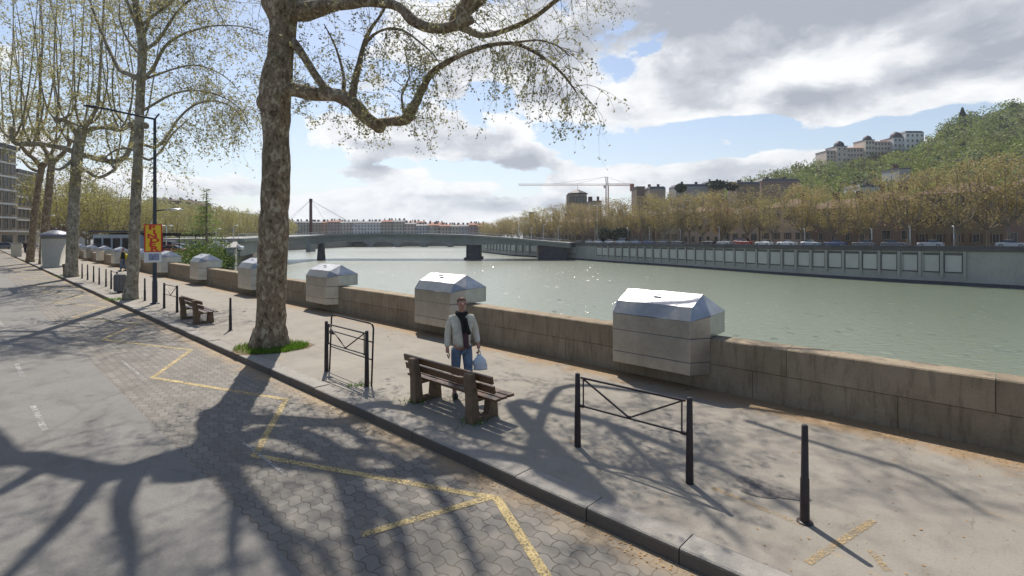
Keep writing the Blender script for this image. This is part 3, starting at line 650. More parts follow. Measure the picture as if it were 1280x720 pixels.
# grass round the big trunk
TB=G(337,434); TB1=TB.copy()
mb=MB(); n=40; ring=[]
for k in range(n):
    t=2*PI*k/n; r=1+.08*math.sin(3*t+1)+random.uniform(-.03,.03); ring.append((TB.x+.92*r*math.cos(t)+.05,TB.y+.80*r*math.sin(t),.004))
mb.poly(ring); mb.build('tree_pit_soil',mat['soil'],kind='structure')
def leaves_mesh(name, C_, Sz, m, up=0.0, seed=1, asp=.55):
    C_=np.asarray(C_,dtype=np.float64).reshape(-1,3); N=len(C_); R=np.random.default_rng(seed)
    if not hasattr(Sz,'__len__'): Sz=np.full(N,Sz)*R.uniform(.6,1.35,N)
    Sz=np.asarray(Sz)
    a=R.normal(size=(N,3)); a/=np.linalg.norm(a,axis=1)[:,None]+1e-9
    b=np.cross(a,R.normal(size=(N,3))); b/=np.linalg.norm(b,axis=1)[:,None]+1e-9
    a*=Sz[:,None]*.5; b*=Sz[:,None]*asp*.5
    V=np.empty((N,4,3)); V[:,0]=C_-a; V[:,1]=C_-b+a*.15; V[:,2]=C_+a; V[:,3]=C_+b+a*.15
    me=bpy.data.meshes.new(name); me.vertices.add(4*N); me.vertices.foreach_set('co',V.ravel()); me.loops.add(4*N)
    me.loops.foreach_set('vertex_index',np.arange(4*N)); me.polygons.add(N); me.polygons.foreach_set('loop_start',np.arange(N)*4); me.polygons.foreach_set('loop_total',np.full(N,4))
    me.materials.append(m); me.update(calc_edges=True); me.validate(); return me
def blades(name, pts, hmin,hmax,w,m,seed=2):
    R=np.random.default_rng(seed); P=np.asarray(pts); N=len(P); h=R.uniform(hmin,hmax,N); th=R.uniform(0,2*PI,N)
    d=np.stack([np.cos(th),np.sin(th),np.zeros(N)],1)*w; ln=np.stack([R.normal(0,.35,N)*h,R.normal(0,.35,N)*h,h],1)
    V=np.empty((N,3,3)); V[:,0]=P-d; V[:,1]=P+d; V[:,2]=P+ln
    me=bpy.data.meshes.new(name); me.vertices.add(3*N); me.vertices.foreach_set('co',V.ravel()); me.loops.add(3*N); me.loops.foreach_set('vertex_index',np.arange(3*N))
    me.polygons.add(N); me.polygons.foreach_set('loop_start',np.arange(N)*3); me.polygons.foreach_set('loop_total',np.full(N,3)); me.materials.append(m); me.update(calc_edges=True); return me
P=[]
for _ in range(5200):
    t=random.uniform(0,2*PI); r=random.uniform(.47,.96)
    dens = 1 if (-1.9<((t+PI)%(2*PI)-PI)<.5) else .22
    if random.random()<dens: P.append((TB.x+.92*r*math.cos(t)+.05,TB.y+.80*r*math.sin(t),0.004))
o=bpy.data.objects.new('grass',blades('grass',P,.04,.13,.008,mat['grass'])); COL.objects.link(o); tag(o,'bright green grass tuft round the foot of the big mottled tree','grass',kind='stuff')
P=[]
for (px,py,nn,sp) in ((518,503,70,.10),(590,528,80,.10),(244,405,50,.10),(153,374,500,.35),(88,345,400,.5),(38,325,400,.6),(450,482,60,.1)):
    g=G(px,py)
    for _ in range(nn): P.append((g.x+random.gauss(0,sp),g.y+random.gauss(0,sp*.7),0.0))
o=bpy.data.objects.new('weeds',blades('weeds',P,.03,.09,.008,mat['grass'],5)); COL.objects.link(o); tag(o,'small weeds growing round bench legs and tree feet','weeds',kind='stuff')
# litter: dry leaves and blossom along the wall foot and gutter
P=[]
for _ in range(5200):
    s_=random.expovariate(1/11.); s_=s_-1.5
    if s_>60: continue
    if random.random()<.68: t_=9.19-abs(random.gauss(0,.28)); z=.006
    elif random.random()<.55: t_=4.33-abs(random.gauss(0,.10)); z=ROADZ+.006
    else: t_=random.uniform(4.7,9.1); z=.006
    P.append(S(s_,t_,z))
me=leaves_mesh('leaf_litter',[tuple(p) for p in P],.035,M_('dry leaf litter',(.36,.22,.10),.9,0,.4,9,0),seed=8)
co=np.empty(len(me.vertices)*3); me.vertices.foreach_get('co',co); co=co.reshape(-1,4,3); c0=co.mean(1,keepdims=True); co[:,:,2]=c0[:,:,2]+(co[:,:,2]-c0[:,:,2])*.2; me.vertices.foreach_set('co',co.ravel()); me.update()
o=bpy.data.objects.new('leaf_litter',me); COL.objects.link(o); tag(o,'dry ochre leaf litter along the wall foot and gutter','leaf litter',kind='stuff')
# ------------------------------------------------------------------ trees
SUN=Vector((-.189,.686,1.0))
def LS(px,py,h,z=ROADZ): return G(px,py,z)+SUN*(h-z)        # the point at height h whose shadow falls there
class Tree:
    def __init__(s): s.w=MB(); s.t=MB(); s.L=[]; s.seg=0
    def limb(s,pts,rad,n=10,wob=.06,knob=True):
        """smooth limb through the points (Catmull-Rom), slight irregularity"""
        P=[Vector(p) for p in pts]; R=list(rad) if hasattr(rad,'__len__') else [rad]*len(P)
        if len(R)==2 and len(P)>2: R=[R[0]+(R[1]-R[0])*i/(len(P)-1) for i in range(len(P))]
        out=[];ro=[]
        for i in range(len(P)-1):
            p0=P[max(i-1,0)];p1=P[i];p2=P[i+1];p3=P[min(i+2,len(P)-1)]; st=max(2,min(6,int((p2-p1).length/.25)))
            for k in range(st):
                u=k/st; out.append(.5*((2*p1)+(-p0+p2)*u+(2*p0-5*p1+4*p2-p3)*u*u+(-p0+3*p1-3*p2+p3)*u**3)); ro.append((R[i]*(1-u)+R[i+1]*u)*(1+random.uniform(-.05,.07)))
        out.append(P[-1]); ro.append(R[-1]); s.w.tube(out,ro,n,wob=wob); return out,ro
    def twig(s,p,d,L,r,droop=.0,up=.0,kids=2,lv=0,dens=9,spread=.04,wig=.22,mx=2):
        n=max(3,int(L/.16)); pts=[p.copy()]; q=p.copy(); d=d.normalized(); st=L/n
        for i in range(n):
            d=(d+Vector((random.gauss(0,wig),random.gauss(0,wig),random.gauss(0,wig)))*.45+Vector((0,0,up-droop*(.3+i/n)))).normalized(); q=q+d*st; pts.append(q.copy())
            if lv<mx and random.random()<kids/n:
                dd=(d+Vector((random.gauss(0,.7),random.gauss(0,.7),random.gauss(0,.5)))).normalized()
                s.twig(q,dd,L*random.uniform(.35,.65),r*.55,droop,up,kids,lv+1,dens,spread,wig,mx)
        s.t.tube(pts,[r*(1-.75*i/n) for i in range(n+1)],3 if r<.012 else 4,cap=False)
        if lv>=1 or L<1.2:
            for i in range(1,len(pts)):
                if i<len(pts)-1 and random.random()<.5: continue
                for _ in range(int(2.0*dens*st+random.random())):
                    c=pts[i]; s.L.append((c.x+random.gauss(0,spread),c.y+random.gauss(0,spread),c.z+random.gauss(0,spread)-spread*.4))
    def clothe(s,pts,n,L,r=.010,out=None,**kw):
        for _ in range(n):
            i=random.randrange(len(pts)-1); p=pts[i].lerp(pts[i+1],random.random()); ax=(pts[i+1]-pts[i]).normalized()
            d=Vector((random.gauss(0,1),random.gauss(0,1),random.gauss(0,.8))); d=(d-ax*d.dot(ax)*.6)
            if out is not None: d=d.normalized()+out
            s.twig(p,d,L*random.uniform(.5,1.2),r,**kw)
    def finish(s,name,loc,label,group,barkm,twm,leafm,leafsize,cat='tree',seed=1):
        e=empty(name,loc,0,label,cat,group)
        for mb_ in (s.w,s.t):
            mb_.v=[(x-loc[0],y-loc[1],z-loc[2]) for x,y,z in mb_.v]
        s.w.build('trunk',barkm,e)
        L=[(a-loc[0],b-loc[1],c-loc[2]) for a,b,c in s.L]
        me=leaves_mesh('crown',L,leafsize,leafm,seed=seed)
        c=linked('crown',me,e); s.t.build('twigs',twm,c); return e
G_TREES='plane trees along the pavement'
# --- the big mottled tree
T=Tree(); Y1=TB.y
def tp(px,py,dy=0): return A(px,py,Y1+dy)
def R_(px): return px*Y1/F*.91
tr=[(337,436,24.5),(337.5,428,22.5),(338,415,20.5),(339,395,19.0),(339.5,370,18.2),(340.5,330,18.4),(342,290,18.7),(344,250,17.8),(345.5,210,17.2),(345,180,16.8),(345,150,17.6),(344,125,20.5),(345,105,19.5),(350,75,17.0),(353,50,17.0),(354,28,18.5),(352,8,24),(350,-14,27)]
T.limb([tp(a,b) for a,b,c in tr],[R_(c) for a,b,c in tr],22,wob=.035)
for k in range(9):   # root flare
    t=2*PI*k/9+.2; T.limb([TB+Vector((.28*math.cos(t),.28*math.sin(t),.5)),TB+Vector((.36*math.cos(t),.36*math.sin(t),.2)),TB+Vector((.47*math.cos(t),.47*math.sin(t),-.03))],[.09,.10,.05],7)
T.w.ell(tp(328,128),(.14,.16,.22),10,8)
top=tp(350,-8)
# right lower limb
r1,_=T.limb([tp(350,112),tp(368,112,-.1),(tp(395,118,-.25)),tp(420,119,-.4),tp(440,128,-.5),(tp(458,148,-.6)),tp(474,158,-.6)],[R_(10),R_(9.5),R_(9),R_(8.5),R_(9),R_(8.5),R_(8)],12)
T.w.ell(tp(474,158,-.6),(.17,.15,.17),8,6)
r2,_=T.limb([tp(470,155,-.6),tp(488,152,-.7),tp(506,150,-.8),(tp(514,138,-.9)),tp(524,122,-1.0)],[R_(7),R_(5.5),R_(7),R_(7),R_(5)],10)
T.w.ell(tp(512,143,-.85),(.14,.14,.18),8,6)
r3,_=T.limb([tp(520,128,-.95),tp(530,108,-1),tp(538,93,-1.1),tp(558,78,-1.2),tp(580,67,-1.4),tp(610,57,-1.7),tp(640,54,-1.9),tp(665,63,-2.1),tp(690,80,-2.2),tp(708,98,-2.3),tp(722,118,-2.3)],[R_(5),R_(4.5),R_(4.2),R_(3.6),R_(3),R_(2.6),R_(2.3),R_(2),R_(1.7),R_(1.3),R_(.8)],8)
r3b,_=T.limb([tp(640,54,-1.9),tp(670,50,-2.4),tp(695,56,-2.9),tp(712,70,-3.3)],[R_(1.6),R_(1.2),R_(1),R_(.6)],6)
# brace branch from the trunk
b1,_=T.limb([tp(362,48),tp(374,62,-.2),tp(388,84,-.3),tp(402,105,-.35),tp(414,116,-.4)],[R_(6.5),R_(5.5),R_(4.6),R_(5),R_(6)],10)
v1,_=T.limb([tp(440,124,-.5),tp(443,105,-.4),tp(450,75,-.2),tp(456,52,0),tp(466,32,.2),tp(480,12,.4),tp(492,-30,.5)],[R_(6),R_(5),R_(3.8),R_(3),R_(2.4),R_(1.8),R_(1)],8)
v2,_=T.limb([tp(455,58,-.1),tp(466,44,-.4),tp(484,36,-.8),tp(504,38,-1.1),tp(524,52,-1.4),tp(542,68,-1.6),tp(552,84,-1.7)],[R_(2.2),R_(1.9),R_(1.7),R_(1.5),R_(1.2),R_(1),R_(.5)],6)
v3,_=T.limb([tp(428,120,-.4),tp(430,98,-.1),tp(420,60,.3),tp(405,30,.6)],[R_(4),R_(2.2),R_(1.4),R_(.6)],6)
v4,_=T.limb([tp(506,148,-.8),tp(502,120,-.6),tp(512,95,-.3),tp(505,60,0)],[R_(2.2),R_(1.4),R_(1),R_(.5)],5)
# right upper limb
u1,_=T.limb([tp(350,6),tp(372,14,-.1),tp(392,12,-.2),(tp(412,7,-.3)),tp(440,4,-.5),tp(462,2,-.6),tp(488,5,-.7),tp(503,12,-.8),tp(514,24,-.9),tp(530,33,-1),tp(548,36,-1.1),tp(566,33,-1.2),tp(577,27,-1.25),tp(580,12,-1.3),tp(590,-6,-1.4),tp(606,-24,-1.6)],[R_(13),R_(13),R_(11.5),R_(9),R_(7.5),R_(6.5),R_(6),R_(6),R_(7),R_(6.5),R_(6),R_(6.5),R_(8.5),R_(9),R_(8.5),R_(7)],12)
u2,_=T.limb([tp(572,30,-1.2),tp(584,27,-1.2),tp(592,24,-1.2)],[R_(7),R_(6),R_(4.5)],8)
# limbs above the frame
def L_(pts,r0,r1,n=8): return T.limb(pts,[r0+(r1-r0)*i/(len(pts)-1) for i in range(len(pts))],n)[0]
ups=[]
# left limb and its risers: heights chosen so that the shade falls where it does on the road
l0=L_([top,LS(255,560,9.3),LS(200,577,9.5),LS(140,592,9.8),LS(75,580,10.0),LS(20,572,10.3),LS(-45,592,10.8)],.27,.16,10)
for (a,h) in (([(165,598),(152,640),(165,700),(150,820)],(9.8,10.6,11.8,13.6)),([(125,592),(90,640),(40,690),(-30,760)],(9.9,10.6,11.6,13.2)),([(60,580),(10,610),(-60,640),(-160,680)],(10.1,10.8,11.7,12.8)),([(15,575),(-10,540),(-60,500)],(10.3,11.2,12.5))):
    ups.append(L_([LS(x,y,hh) for (x,y),hh in zip(a,h)],.14,.05,7))
c0=L_([top,LS(275,560,9.2),LS(290,600,9.9),LS(330,650,10.8),LS(365,710,12.0),LS(390,800,13.8)],.20,.08,9)
for (a,h) in (([(300,610),(290,680),(300,760)],(10.1,11.5,13.4)),([(335,655),(400,690),(450,780)],(10.9,11.8,13.2))):
    ups.append(L_([LS(x,y,hh) for (x,y),hh in zip(a,h)],.09,.04,7))
r0=L_([top,LS(330,540,9.2),LS(410,560,9.5),LS(440,610,10.2),LS(455,680,11.3),LS(480,760,12.8)],.24,.14,9)
for (a,h) in (([(415,565),(480,570),(530,600),(570,650),(600,720)],(9.5,9.8,10.3,11.2,12.5)),([(500,585),(560,575),(600,600)],(10.0,10.6,11.5)),([(440,610),(490,650),(520,740)],(10.2,11,12.6))):
    ups.append(L_([LS(x,y,hh) for (x,y),hh in zip(a,h)],.13,.05,7))
g0=L_([u1[-1],LS(640,505,8.9,0),LS(700,515,9.3,0),LS(760,530,9.8,0),LS(840,560,10.6,0),LS(930,600,11.6,0),LS(1010,650,12.4,0)],.15,.04,8)
g1=L_([LS(930,525,10.2,0),LS(1040,560,10.8,0),LS(1140,590,11.4,0),LS(1230,640,12.2,0)],.06,.03,7)
g2=L_([u1[-8],LS(700,485,8.8,0),LS(800,490,9.3,0),LS(900,505,10,0),LS(1010,520,10.6,0),LS(1120,530,11.2,0),LS(1240,560,11.8,0)],.10,.03,7)
g3=L_([g0[len(g0)//2],LS(850,610,10.6,0),LS(930,680,11.8,0)],.07,.03,7)
ups+=[g0,g1,g2,g3]
# clothing of twigs and leaves
kw=dict(droop=.42,up=0,kids=2.6,dens=9,spread=.026)
T.clothe(r3[len(r3)//2:],38,1.05,.008,Vector((0,0,-.5)),**kw)
T.clothe(r3b,16,.9,.008,Vector((0,0,-.4)),**kw)
T.clothe(r3[:len(r3)//2],14,1.0,.008,Vector((0,0,-.2)),**kw)
T.clothe(v2,30,1.0,.007,Vector((0,0,-.5)),**kw)
T.clothe(v1,26,1.2,.007,Vector((.3,0,0)),droop=.12,kids=2.4,dens=11,spread=.026)
T.clothe(v3,18,.9,.007,None,droop=.12,kids=2.2,dens=10,spread=.035); T.clothe(v4,24,1.0,.007,None,droop=.1,kids=2.4,dens=9,spread=.026)
T.clothe(r1,22,.8,.006,Vector((0,0,.4)),droop=.05,kids=2,dens=14,spread=.04); T.clothe(r1[-6:],10,.7,.006,Vector((0,0,-.7)),droop=.3,kids=2,dens=10,spread=.035)
T.clothe(b1,12,.7,.006,None,droop=.1,kids=2,dens=10,spread=.035); T.clothe(r2,16,.9,.006,None,droop=.2,kids=2,dens=10,spread=.035)
T.clothe(u1[len(u1)//2:],26,1.3,.008,Vector((.4,0,.1)),droop=.16,kids=2.5,dens=9,spread=.026)
T.clothe(u1[:len(u1)//2],14,.8,.006,Vector((0,0,-.4)),droop=.3,kids=2,dens=8,spread=.035)
for g in (g0,g2): T.clothe(g,34,1.6,.010,Vector((0,-.1,-.1)),droop=.12,kids=3,dens=6,spread=.04)
for g in (g1,g3): T.clothe(g,34,1.7,.010,Vector((0,0,0)),droop=.1,kids=3,dens=6,spread=.05)
for g in ups[:-4]+[l0,c0,r0]: T.clothe(g,15,1.8,.011,Vector((0,0,.15)),droop=.02,kids=3,dens=4,spread=.05)
for _ in range(40):  # shoots straight from the trunk burrs
    p=tp(random.choice([330,360]),random.uniform(20,140)); T.twig(p,Vector((random.choice([-1,1]),random.gauss(0,.5),random.uniform(-.5,.5))),random.uniform(.3,.9),.006,droop=.15,kids=2,dens=9,spread=.026)
T.finish('plane_tree',TB,'large mottled brown plane tree with crooked low limbs over the pavement, nearest tree',G_TREES,mat['bark'],mat['twig'],mat['leafnear'],.066,seed=3)
# --- second tree, pale and slender
def side_tree(base,trunk,limbs,label,barkm,seed,pxr,leaf=.10,nb=0,kn=(),fan=(),ndens=5):
    random.seed(seed); t=Tree(); Yt=base.y; q=lambda x,y,dy=0:A(x,y,Yt+dy); csv=Yt/base.length; rr=lambda v:v*Yt/F*csv*(1 if csv>.8 else .95)
    t.limb([q(a,b) for a,b,c in trunk],[rr(c) for a,b,c in trunk],16,wob=.05)
    bb=trunk[0]
    for k in range(7):
        an=2*PI*k/7; R0=rr(bb[2])*.62; t.limb([base+Vector((R0*.75*math.cos(an),R0*.75*math.sin(an),.5)),base+Vector((R0*math.cos(an),R0*math.sin(an),.15)),base+Vector((R0*1.35*math.cos(an),R0*1.35*math.sin(an),-.05))],[.10,.13,.06],6)
    for (pts,r0,r1,n,LL,dr,up) in limbs:
        dyt=random.uniform(-1,1)*Yt*.055
        P_=[q(a,b,dyt*i/(len(pts)-1)*1.5) for i,(a,b) in enumerate(pts)]
        w,_=t.limb(P_,[rr(r0+(r1-r0)*i/(len(pts)-1)) for i in range(len(pts))],7)
        t.clothe(w[len(w)//4:],n,LL,.010*Yt/22,Vector((0,0,up*2)),droop=dr,up=up*.3,kids=3,dens=ndens,spread=.09)
        
    for (x,y,rad) in kn: t.w.ell(q(x,y),(rr(rad),rr(rad),rr(rad*1.1)),9,7)
    for (x,y,n,spr,top_) in fan:      # upright pollard shoots from a knuckle
        for i in range(n):
            f=(i+.5)/n*2-1; ex=x+f*spr+random.uniform(-6,6); ey=top_+random.uniform(-35,25); dyy=random.uniform(-1,1)*Yt*.07
            P_=[q(x+f*3,y,0),q(x+f*spr*.42+random.uniform(-4,4),y-12-random.uniform(0,10),dyy*.35),q(x+f*spr*.62+random.uniform(-5,5),y+(ey-y)*.3,dyy*.6),q(x+(ex-x)*.72+random.uniform(-9,9),y+(ey-y)*.62,dyy*.8),q(ex,ey,dyy)]
            w,_=t.limb(P_,[rr(random.uniform(1.6,2.3)),rr(1.5),rr(1.15),rr(.8),rr(.3)],5)
            t.clothe(w[3:],13,1.8,.0075*Yt/34,Vector((0,0,.25)),droop=.06,up=.0,kids=2.8,dens=ndens*1.3,spread=.14)
    t.finish('plane_tree',base,label,G_TREES,barkm,mat['twiglight'],mat['leafleft'],leaf*.9,seed=seed)
b2=G(163,374)
side_tree(b2,[(163,375,10.5),(164,366,9.2),(166,345,8),(167,320,7.6),(168,290,7.4),(170,250,7.2),(172,210,6.6),(173.5,170,6.4),(175,130,6.0),(177,90,6.0),(178,55,6.2),(174,30,5.2),(170,5,4.6),(168,-40,3.6),(170,-110,2)],
 [([(174,98),(160,92),(150,88),(142,74),(133,55),(122,28),(112,0),(100,-40)],4.2,1.5,26,1.6,.03,.05),
  ([(180,96),(190,88),(205,60),(222,46),(245,37),(270,32),(300,33),(326,38)],3.0,.6,34,1.9,.16,0),
  ([(181,62),(196,52),(206,38),(222,14),(242,-4),(260,-20)],3.2,1,26,1.8,.1,.03),
  ([(178,50),(186,25),(190,0),(200,-40)],2.8,1,22,1.9,.03,.06),
  ([(176,46),(166,20),(155,-10),(145,-50)],2.8,1,22,1.9,.03,.06),
  ([(174,178),(190,184),(203,178),(222,150),(240,133),(262,126),(285,131),(302,146),(312,165)],2.6,.6,48,1.7,.22,0),
  ([(176,140),(196,128),(215,118),(240,113),(270,118),(296,132),(310,150)],2.2,.5,40,1.8,.22,0),
  ([(178,100),(200,92),(225,84),(250,82),(280,95),(300,115)],2.0,.5,32,1.7,.2,0),
  ([(173,190),(155,185),(140,190),(128,200)],2.4,.8,16,1.5,.2,0),
  ([(176,70),(160,50),(150,25),(150,0)],2.2,.8,18,1.8,.03,.04),
  ([(178,30),(205,10),(230,-10),(270,-35)],2.4,.9,30,2.2,.15,0),
  ([(175,194),(186,200),(200,190),(215,168),(235,150)],2.4,.8,20,1.6,.15,0)],
 'pale slender plane tree leaning slightly, just left of the lamp post',mat['barkpale'],21,1,leaf=.125,kn=((163,155,4),(182,157,5),(205,178,3.2),(176,95,6.5)),ndens=4.6)
b3=G(89,346)
side_tree(b3,[(89,347,11),(89,338,9.6),(90,320,8.8),(91,285,8.3),(93,250,8.0),(95,215,7.8),(97,190,8),(101,170,7.6),(103,160,7)],
 [([(98,192),(112,196),(128,200),(143,202),(156,197),(163,184),(166,168),(168,150)],5.2,3.4,10,1.5,.03,.05),
  ([(104,166),(120,160),(135,160),(150,163),(160,158)],4.2,3,10,1.5,.03,.05),
  ([(96,192),(84,186),(68,183),(50,180),(34,180),(20,180),(15,172),(15,158)],5.0,3.2,10,1.6,.03,.05),
  ([(98,172),(88,156),(78,150),(72,148)],4.0,3,6,1.4,.03,.05),
  ([(98,208),(112,216),(122,222),(134,218),(143,212)],3.0,2.4,8,1.4,.1,0),
  ([(106,160),(114,148),(122,132),(124,110),(127,60),(130,0),(132,-40)],3.6,1,20,2.2,.02,.05),
  ([(94,196),(84,206),(74,212),(64,210)],2.6,2,8,1.4,.1,0)],
 'third plane tree along the kerb, a pollard with knuckled limbs and upright shoots',mat['barkpale'],31,1,leaf=.17,
 kn=((15,170,4),(72,150,6),(97,188,8),(164,158,4),(143,212,3),(130,197,5)),fan=((15,172,3,50,-20),(40,178,2,40,-10),(72,150,3,60,-50),(103,158,4,75,-60),(150,160,2,50,-20),(164,158,3,55,-30),(143,210,2,16,120)),ndens=5)
b4=G(38,325); b4=Vector(((38-640)/F*52,52,0))
side_tree(b4,[(37,327.6,6.5),(38,320,5.8),(40,300,5.2),(43,270,4.9),(47,240,4.7),(51,215,4.7),(54,205,4.8)],
 [([(52,212),(44,200),(34,192),(26,182),(20,176)],4,2.6,8,1.8,.03,.05),([(54,208),(60,198),(66,188),(70,178)],4,2.6,8,1.8,.03,.05),([(50,215),(38,210),(28,200)],3,2,6,1.8,.03,.05)],
 'leaning plane tree just left of the round kiosk, knuckled at the top',mat['bark'],41,1,leaf=.22,kn=((20,176,4),(54,206,5.5),(69,178,4)),fan=((20,178,3,50,10),(36,192,2,34,0),(69,178,3,44,-20)),ndens=4)
b5=Vector(((54-640)/F*49,49,0))
side_tree(b5,[(54,332,7),(55,310,6.2),(57,280,5.8),(60,250,5.5),(63,220,5.4),(65,200,5.4)],
 [([(64,204),(74,196),(84,186),(88,176)],4,2.6,8,1.8,.03,.05),([(64,204),(58,190),(50,178),(46,168)],4,2.6,8,1.8,.03,.05)],
 'plane tree rising straight behind the round kiosk',mat['bark'],42,1,leaf=.22,kn=((88,176,4),(46,168,4),(65,202,6)),fan=((88,178,3,44,-10),(46,168,3,44,-20)),ndens=4)
# ------------------------------------------------------------------ generic distant trees
random.seed(77)
def far_tree_meshes(seed,h=17.,cw=6.5,leafsize=.32,nleaf=3500,barkm=None,leafm=None,low=.33):
    random.seed(seed); t=Tree(); R=np.random.default_rng(seed)
    fork=h*random.uniform(.20,.27); t.limb([(0,0,-.3),(0,0,1),(random.uniform(-.2,.2),0,fork*.6),(random.uniform(-.3,.3),0,fork)],[.42,.27,.22,.25],8)
    tips=[]; nb=8
    for k in range(nb):
        an=2*PI*k/nb+random.uniform(-.3,.3); sp=random.uniform(.35,.95)*cw; hh=h*random.uniform(.75,.99)
        P=[Vector((0,0,fork-.3)),Vector((math.cos(an)*sp*.5,math.sin(an)*sp*.5,fork+h*.10)),Vector((math.cos(an)*sp*.8,math.sin(an)*sp*.8,fork+(hh-fork)*.5)),Vector((math.cos(an)*sp,math.sin(an)*sp,hh*.95))]
        w,_=t.limb(P,[.16,.12,.07,.03],5); tips.append(w)
        for j in range(9):
            a=w[random.randrange(len(w)//4,len(w))]; d=Vector((random.gauss(0,1),random.gauss(0,1),random.uniform(.3,1.6))).normalized()*random.uniform(1.5,3.4)
            t.t.tube([a,a+d*.5+Vector((0,0,.2)),a+d],[.06,.045,.02],3,cap=False); tips.append([a,a+d*.5,a+d])
    L=[]
    ncl=95; cl=[]
    for i in range(ncl):
        a=random.choice(tips); p=a[random.randrange(len(a)//2,len(a))]; cl.append((p.x+random.gauss(0,.8),p.y+random.gauss(0,.8),p.z+random.gauss(0,.7),random.uniform(.7,1.5)))
    C=np.array(cl); idx=R.integers(0,ncl,nleaf); P=C[idx,:3]+R.normal(size=(nleaf,3))*C[idx,3:4]*np.array([.62,.62,.55])
    z=P[:,2]; ok=(z>h*low*.62)&(z<h*1.02); P=P[ok]
    tm=t.w.mesh('trunk',barkm or mat['barkfar']); lm=leaves_mesh('crown',P,leafsize,leafm or mat['leaffar'],seed=seed,asp=.7); wm=t.t.mesh('twigs',barkm or mat['barkfar'])
    return tm,lm,wm
FT=[far_tree_meshes(s) for s in (101,102,103,104,105)]
FB=[far_tree_meshes(s,leafm=mat['leafbank']) for s in (111,112,113)]
def put_tree(ms,loc,sc_,rz,label,group,name='plane_tree',leafm=None):
    e=empty(name,loc,rz,label,'tree',group); e.scale=sc_
    linked('trunk',ms[0],e)
    lm=ms[1]
    if leafm: lm=lm.copy(); lm.materials[0]=leafm
    c=linked('crown',lm,e); linked('twigs',ms[2],c); return e
# crown top heights (pixel rows) seen along the far quay
TOP=[(630,277),(650,271),(680,262),(710,256),(740,252),(780,247),(830,243),(880,239),(930,236),(980,233),(1030,230),(1080,226),(1120,220),(1160,208),(1200,199),(1240,194),(1290,192),(1400,190)]
def topy(px):
    for (a,b),(c,d) in zip(TOP,TOP[1:]):
        if a<=px<=c: return b+(d-b)*(px-a)/(c-a)
    return TOP[-1][1] if px>1400 else TOP[0][1]
d=6.0; i=0; n_=0
while d<cum[-1]-2:
    p,z,dr=fqat(d,7.5+random.uniform(-.4,.4)); px=p.x/p.y*F+640
    zt=EYE+(HZ-topy(px)+random.uniform(-2,2))*p.y/F; h=(zt-(z-.8))*random.uniform(.88,1.05)
    if px<1330:
        s_=h/17.; lm=mat['leaforange'] if 858<px<878 else None
        put_tree(FT[i%5],(p.x,p.y,z-.8),(min(s_,1.05)*1.0,min(s_,1.05),s_),random.uniform(0,6),'%s budding tree of the far quay front row, counting from the right edge'%ORD[min(n_,39)],'front row of plane trees on the far quay'); n_+=1
    i+=1; d+=7.6
d=12.; n_=0
while d<cum[-1]-2:
    p,z,dr=fqat(d,17+random.uniform(-.6,.6)); px=p.x/p.y*F+640
    zt=EYE+(HZ-topy(px)+random.uniform(-1,6))*p.y/F; h=(zt-(z-.8))
    if px<1330:
        s_=h/17.; put_tree(FT[(i*2+1)%5],(p.x,p.y,z-.8),(min(s_,1.1)*1.1,min(s_,1.1)*1.1,s_),random.uniform(0,6),'%s budding tree of the far quay rear row, counting from the right edge'%ORD[min(n_,39)],'rear row of plane trees on the far quay'); n_+=1
    i+=1; d+=13.0
p,z,dr=fqat(fq_px(866),13); put_tree(FT[2],(p.x,p.y,z-.8),(.75,.75,.72),1.,'orange brown leaved tree in front of the far quay houses',None,'autumn_coloured_tree',mat['leaforange'])
# dark round evergreen shrub trees near the bridge end
for px,l in ((765,'dark rounded evergreen on the far quay left of the orange tree'),(747,'smaller dark evergreen on the far quay near the bridge end')):
    p,z,dr=fqat(fq_px(px),4); P=rng.normal(size=(1500,3)); P/=np.linalg.norm(P,axis=1)[:,None]; P=P*rng.uniform(.6,1,1500)[:,None]*np.array([3.2,2.6,2.6])+np.array([0,0,3.6])
    e=empty('evergreen_tree',(p.x,p.y,z-.8),0,l,'tree'); linked('crown',leaves_mesh('crown',P,.5,mat['leafdark'],asp=.7),e); mb=MB(); mb.tube([(0,0,-.2),(0,0,3)],[.25,.15],7); mb.build('trunk',mat['barkfar'],e)
# left bank trees beyond the parapet
LTREES=[(330,150,262),(300,170,262),(275,140,262),(245,150,258),(315,220,263),(285,215,260),(222,130,256),(205,165,252),(185,120,250),(165,140,248),(150,95,232),(135,120,240),(120,88,222),(108,110,228),(95,100,215),(78,92,208),(70,120,225),(112,75,232),(140,78,245),(260,190,256),(60,130,230),(178,100,252)]
LTREES.sort(key=lambda a:-a[0])
for k,(px,Y,ty) in enumerate(LTREES):
    zt=EYE+(HZ-ty)*Y/F; h=zt+.2; s_=h/17.; w_=max(s_,.62)*.95
    e=put_tree(FB[k%3],(((px-640)/F*Y),Y,-.2),(w_,w_,s_),random.uniform(0,6),'%s budding tree beyond the parapet on the near bank, counting leftward from the bridge end'%ORD[k],'trees beyond the parapet on the near bank')
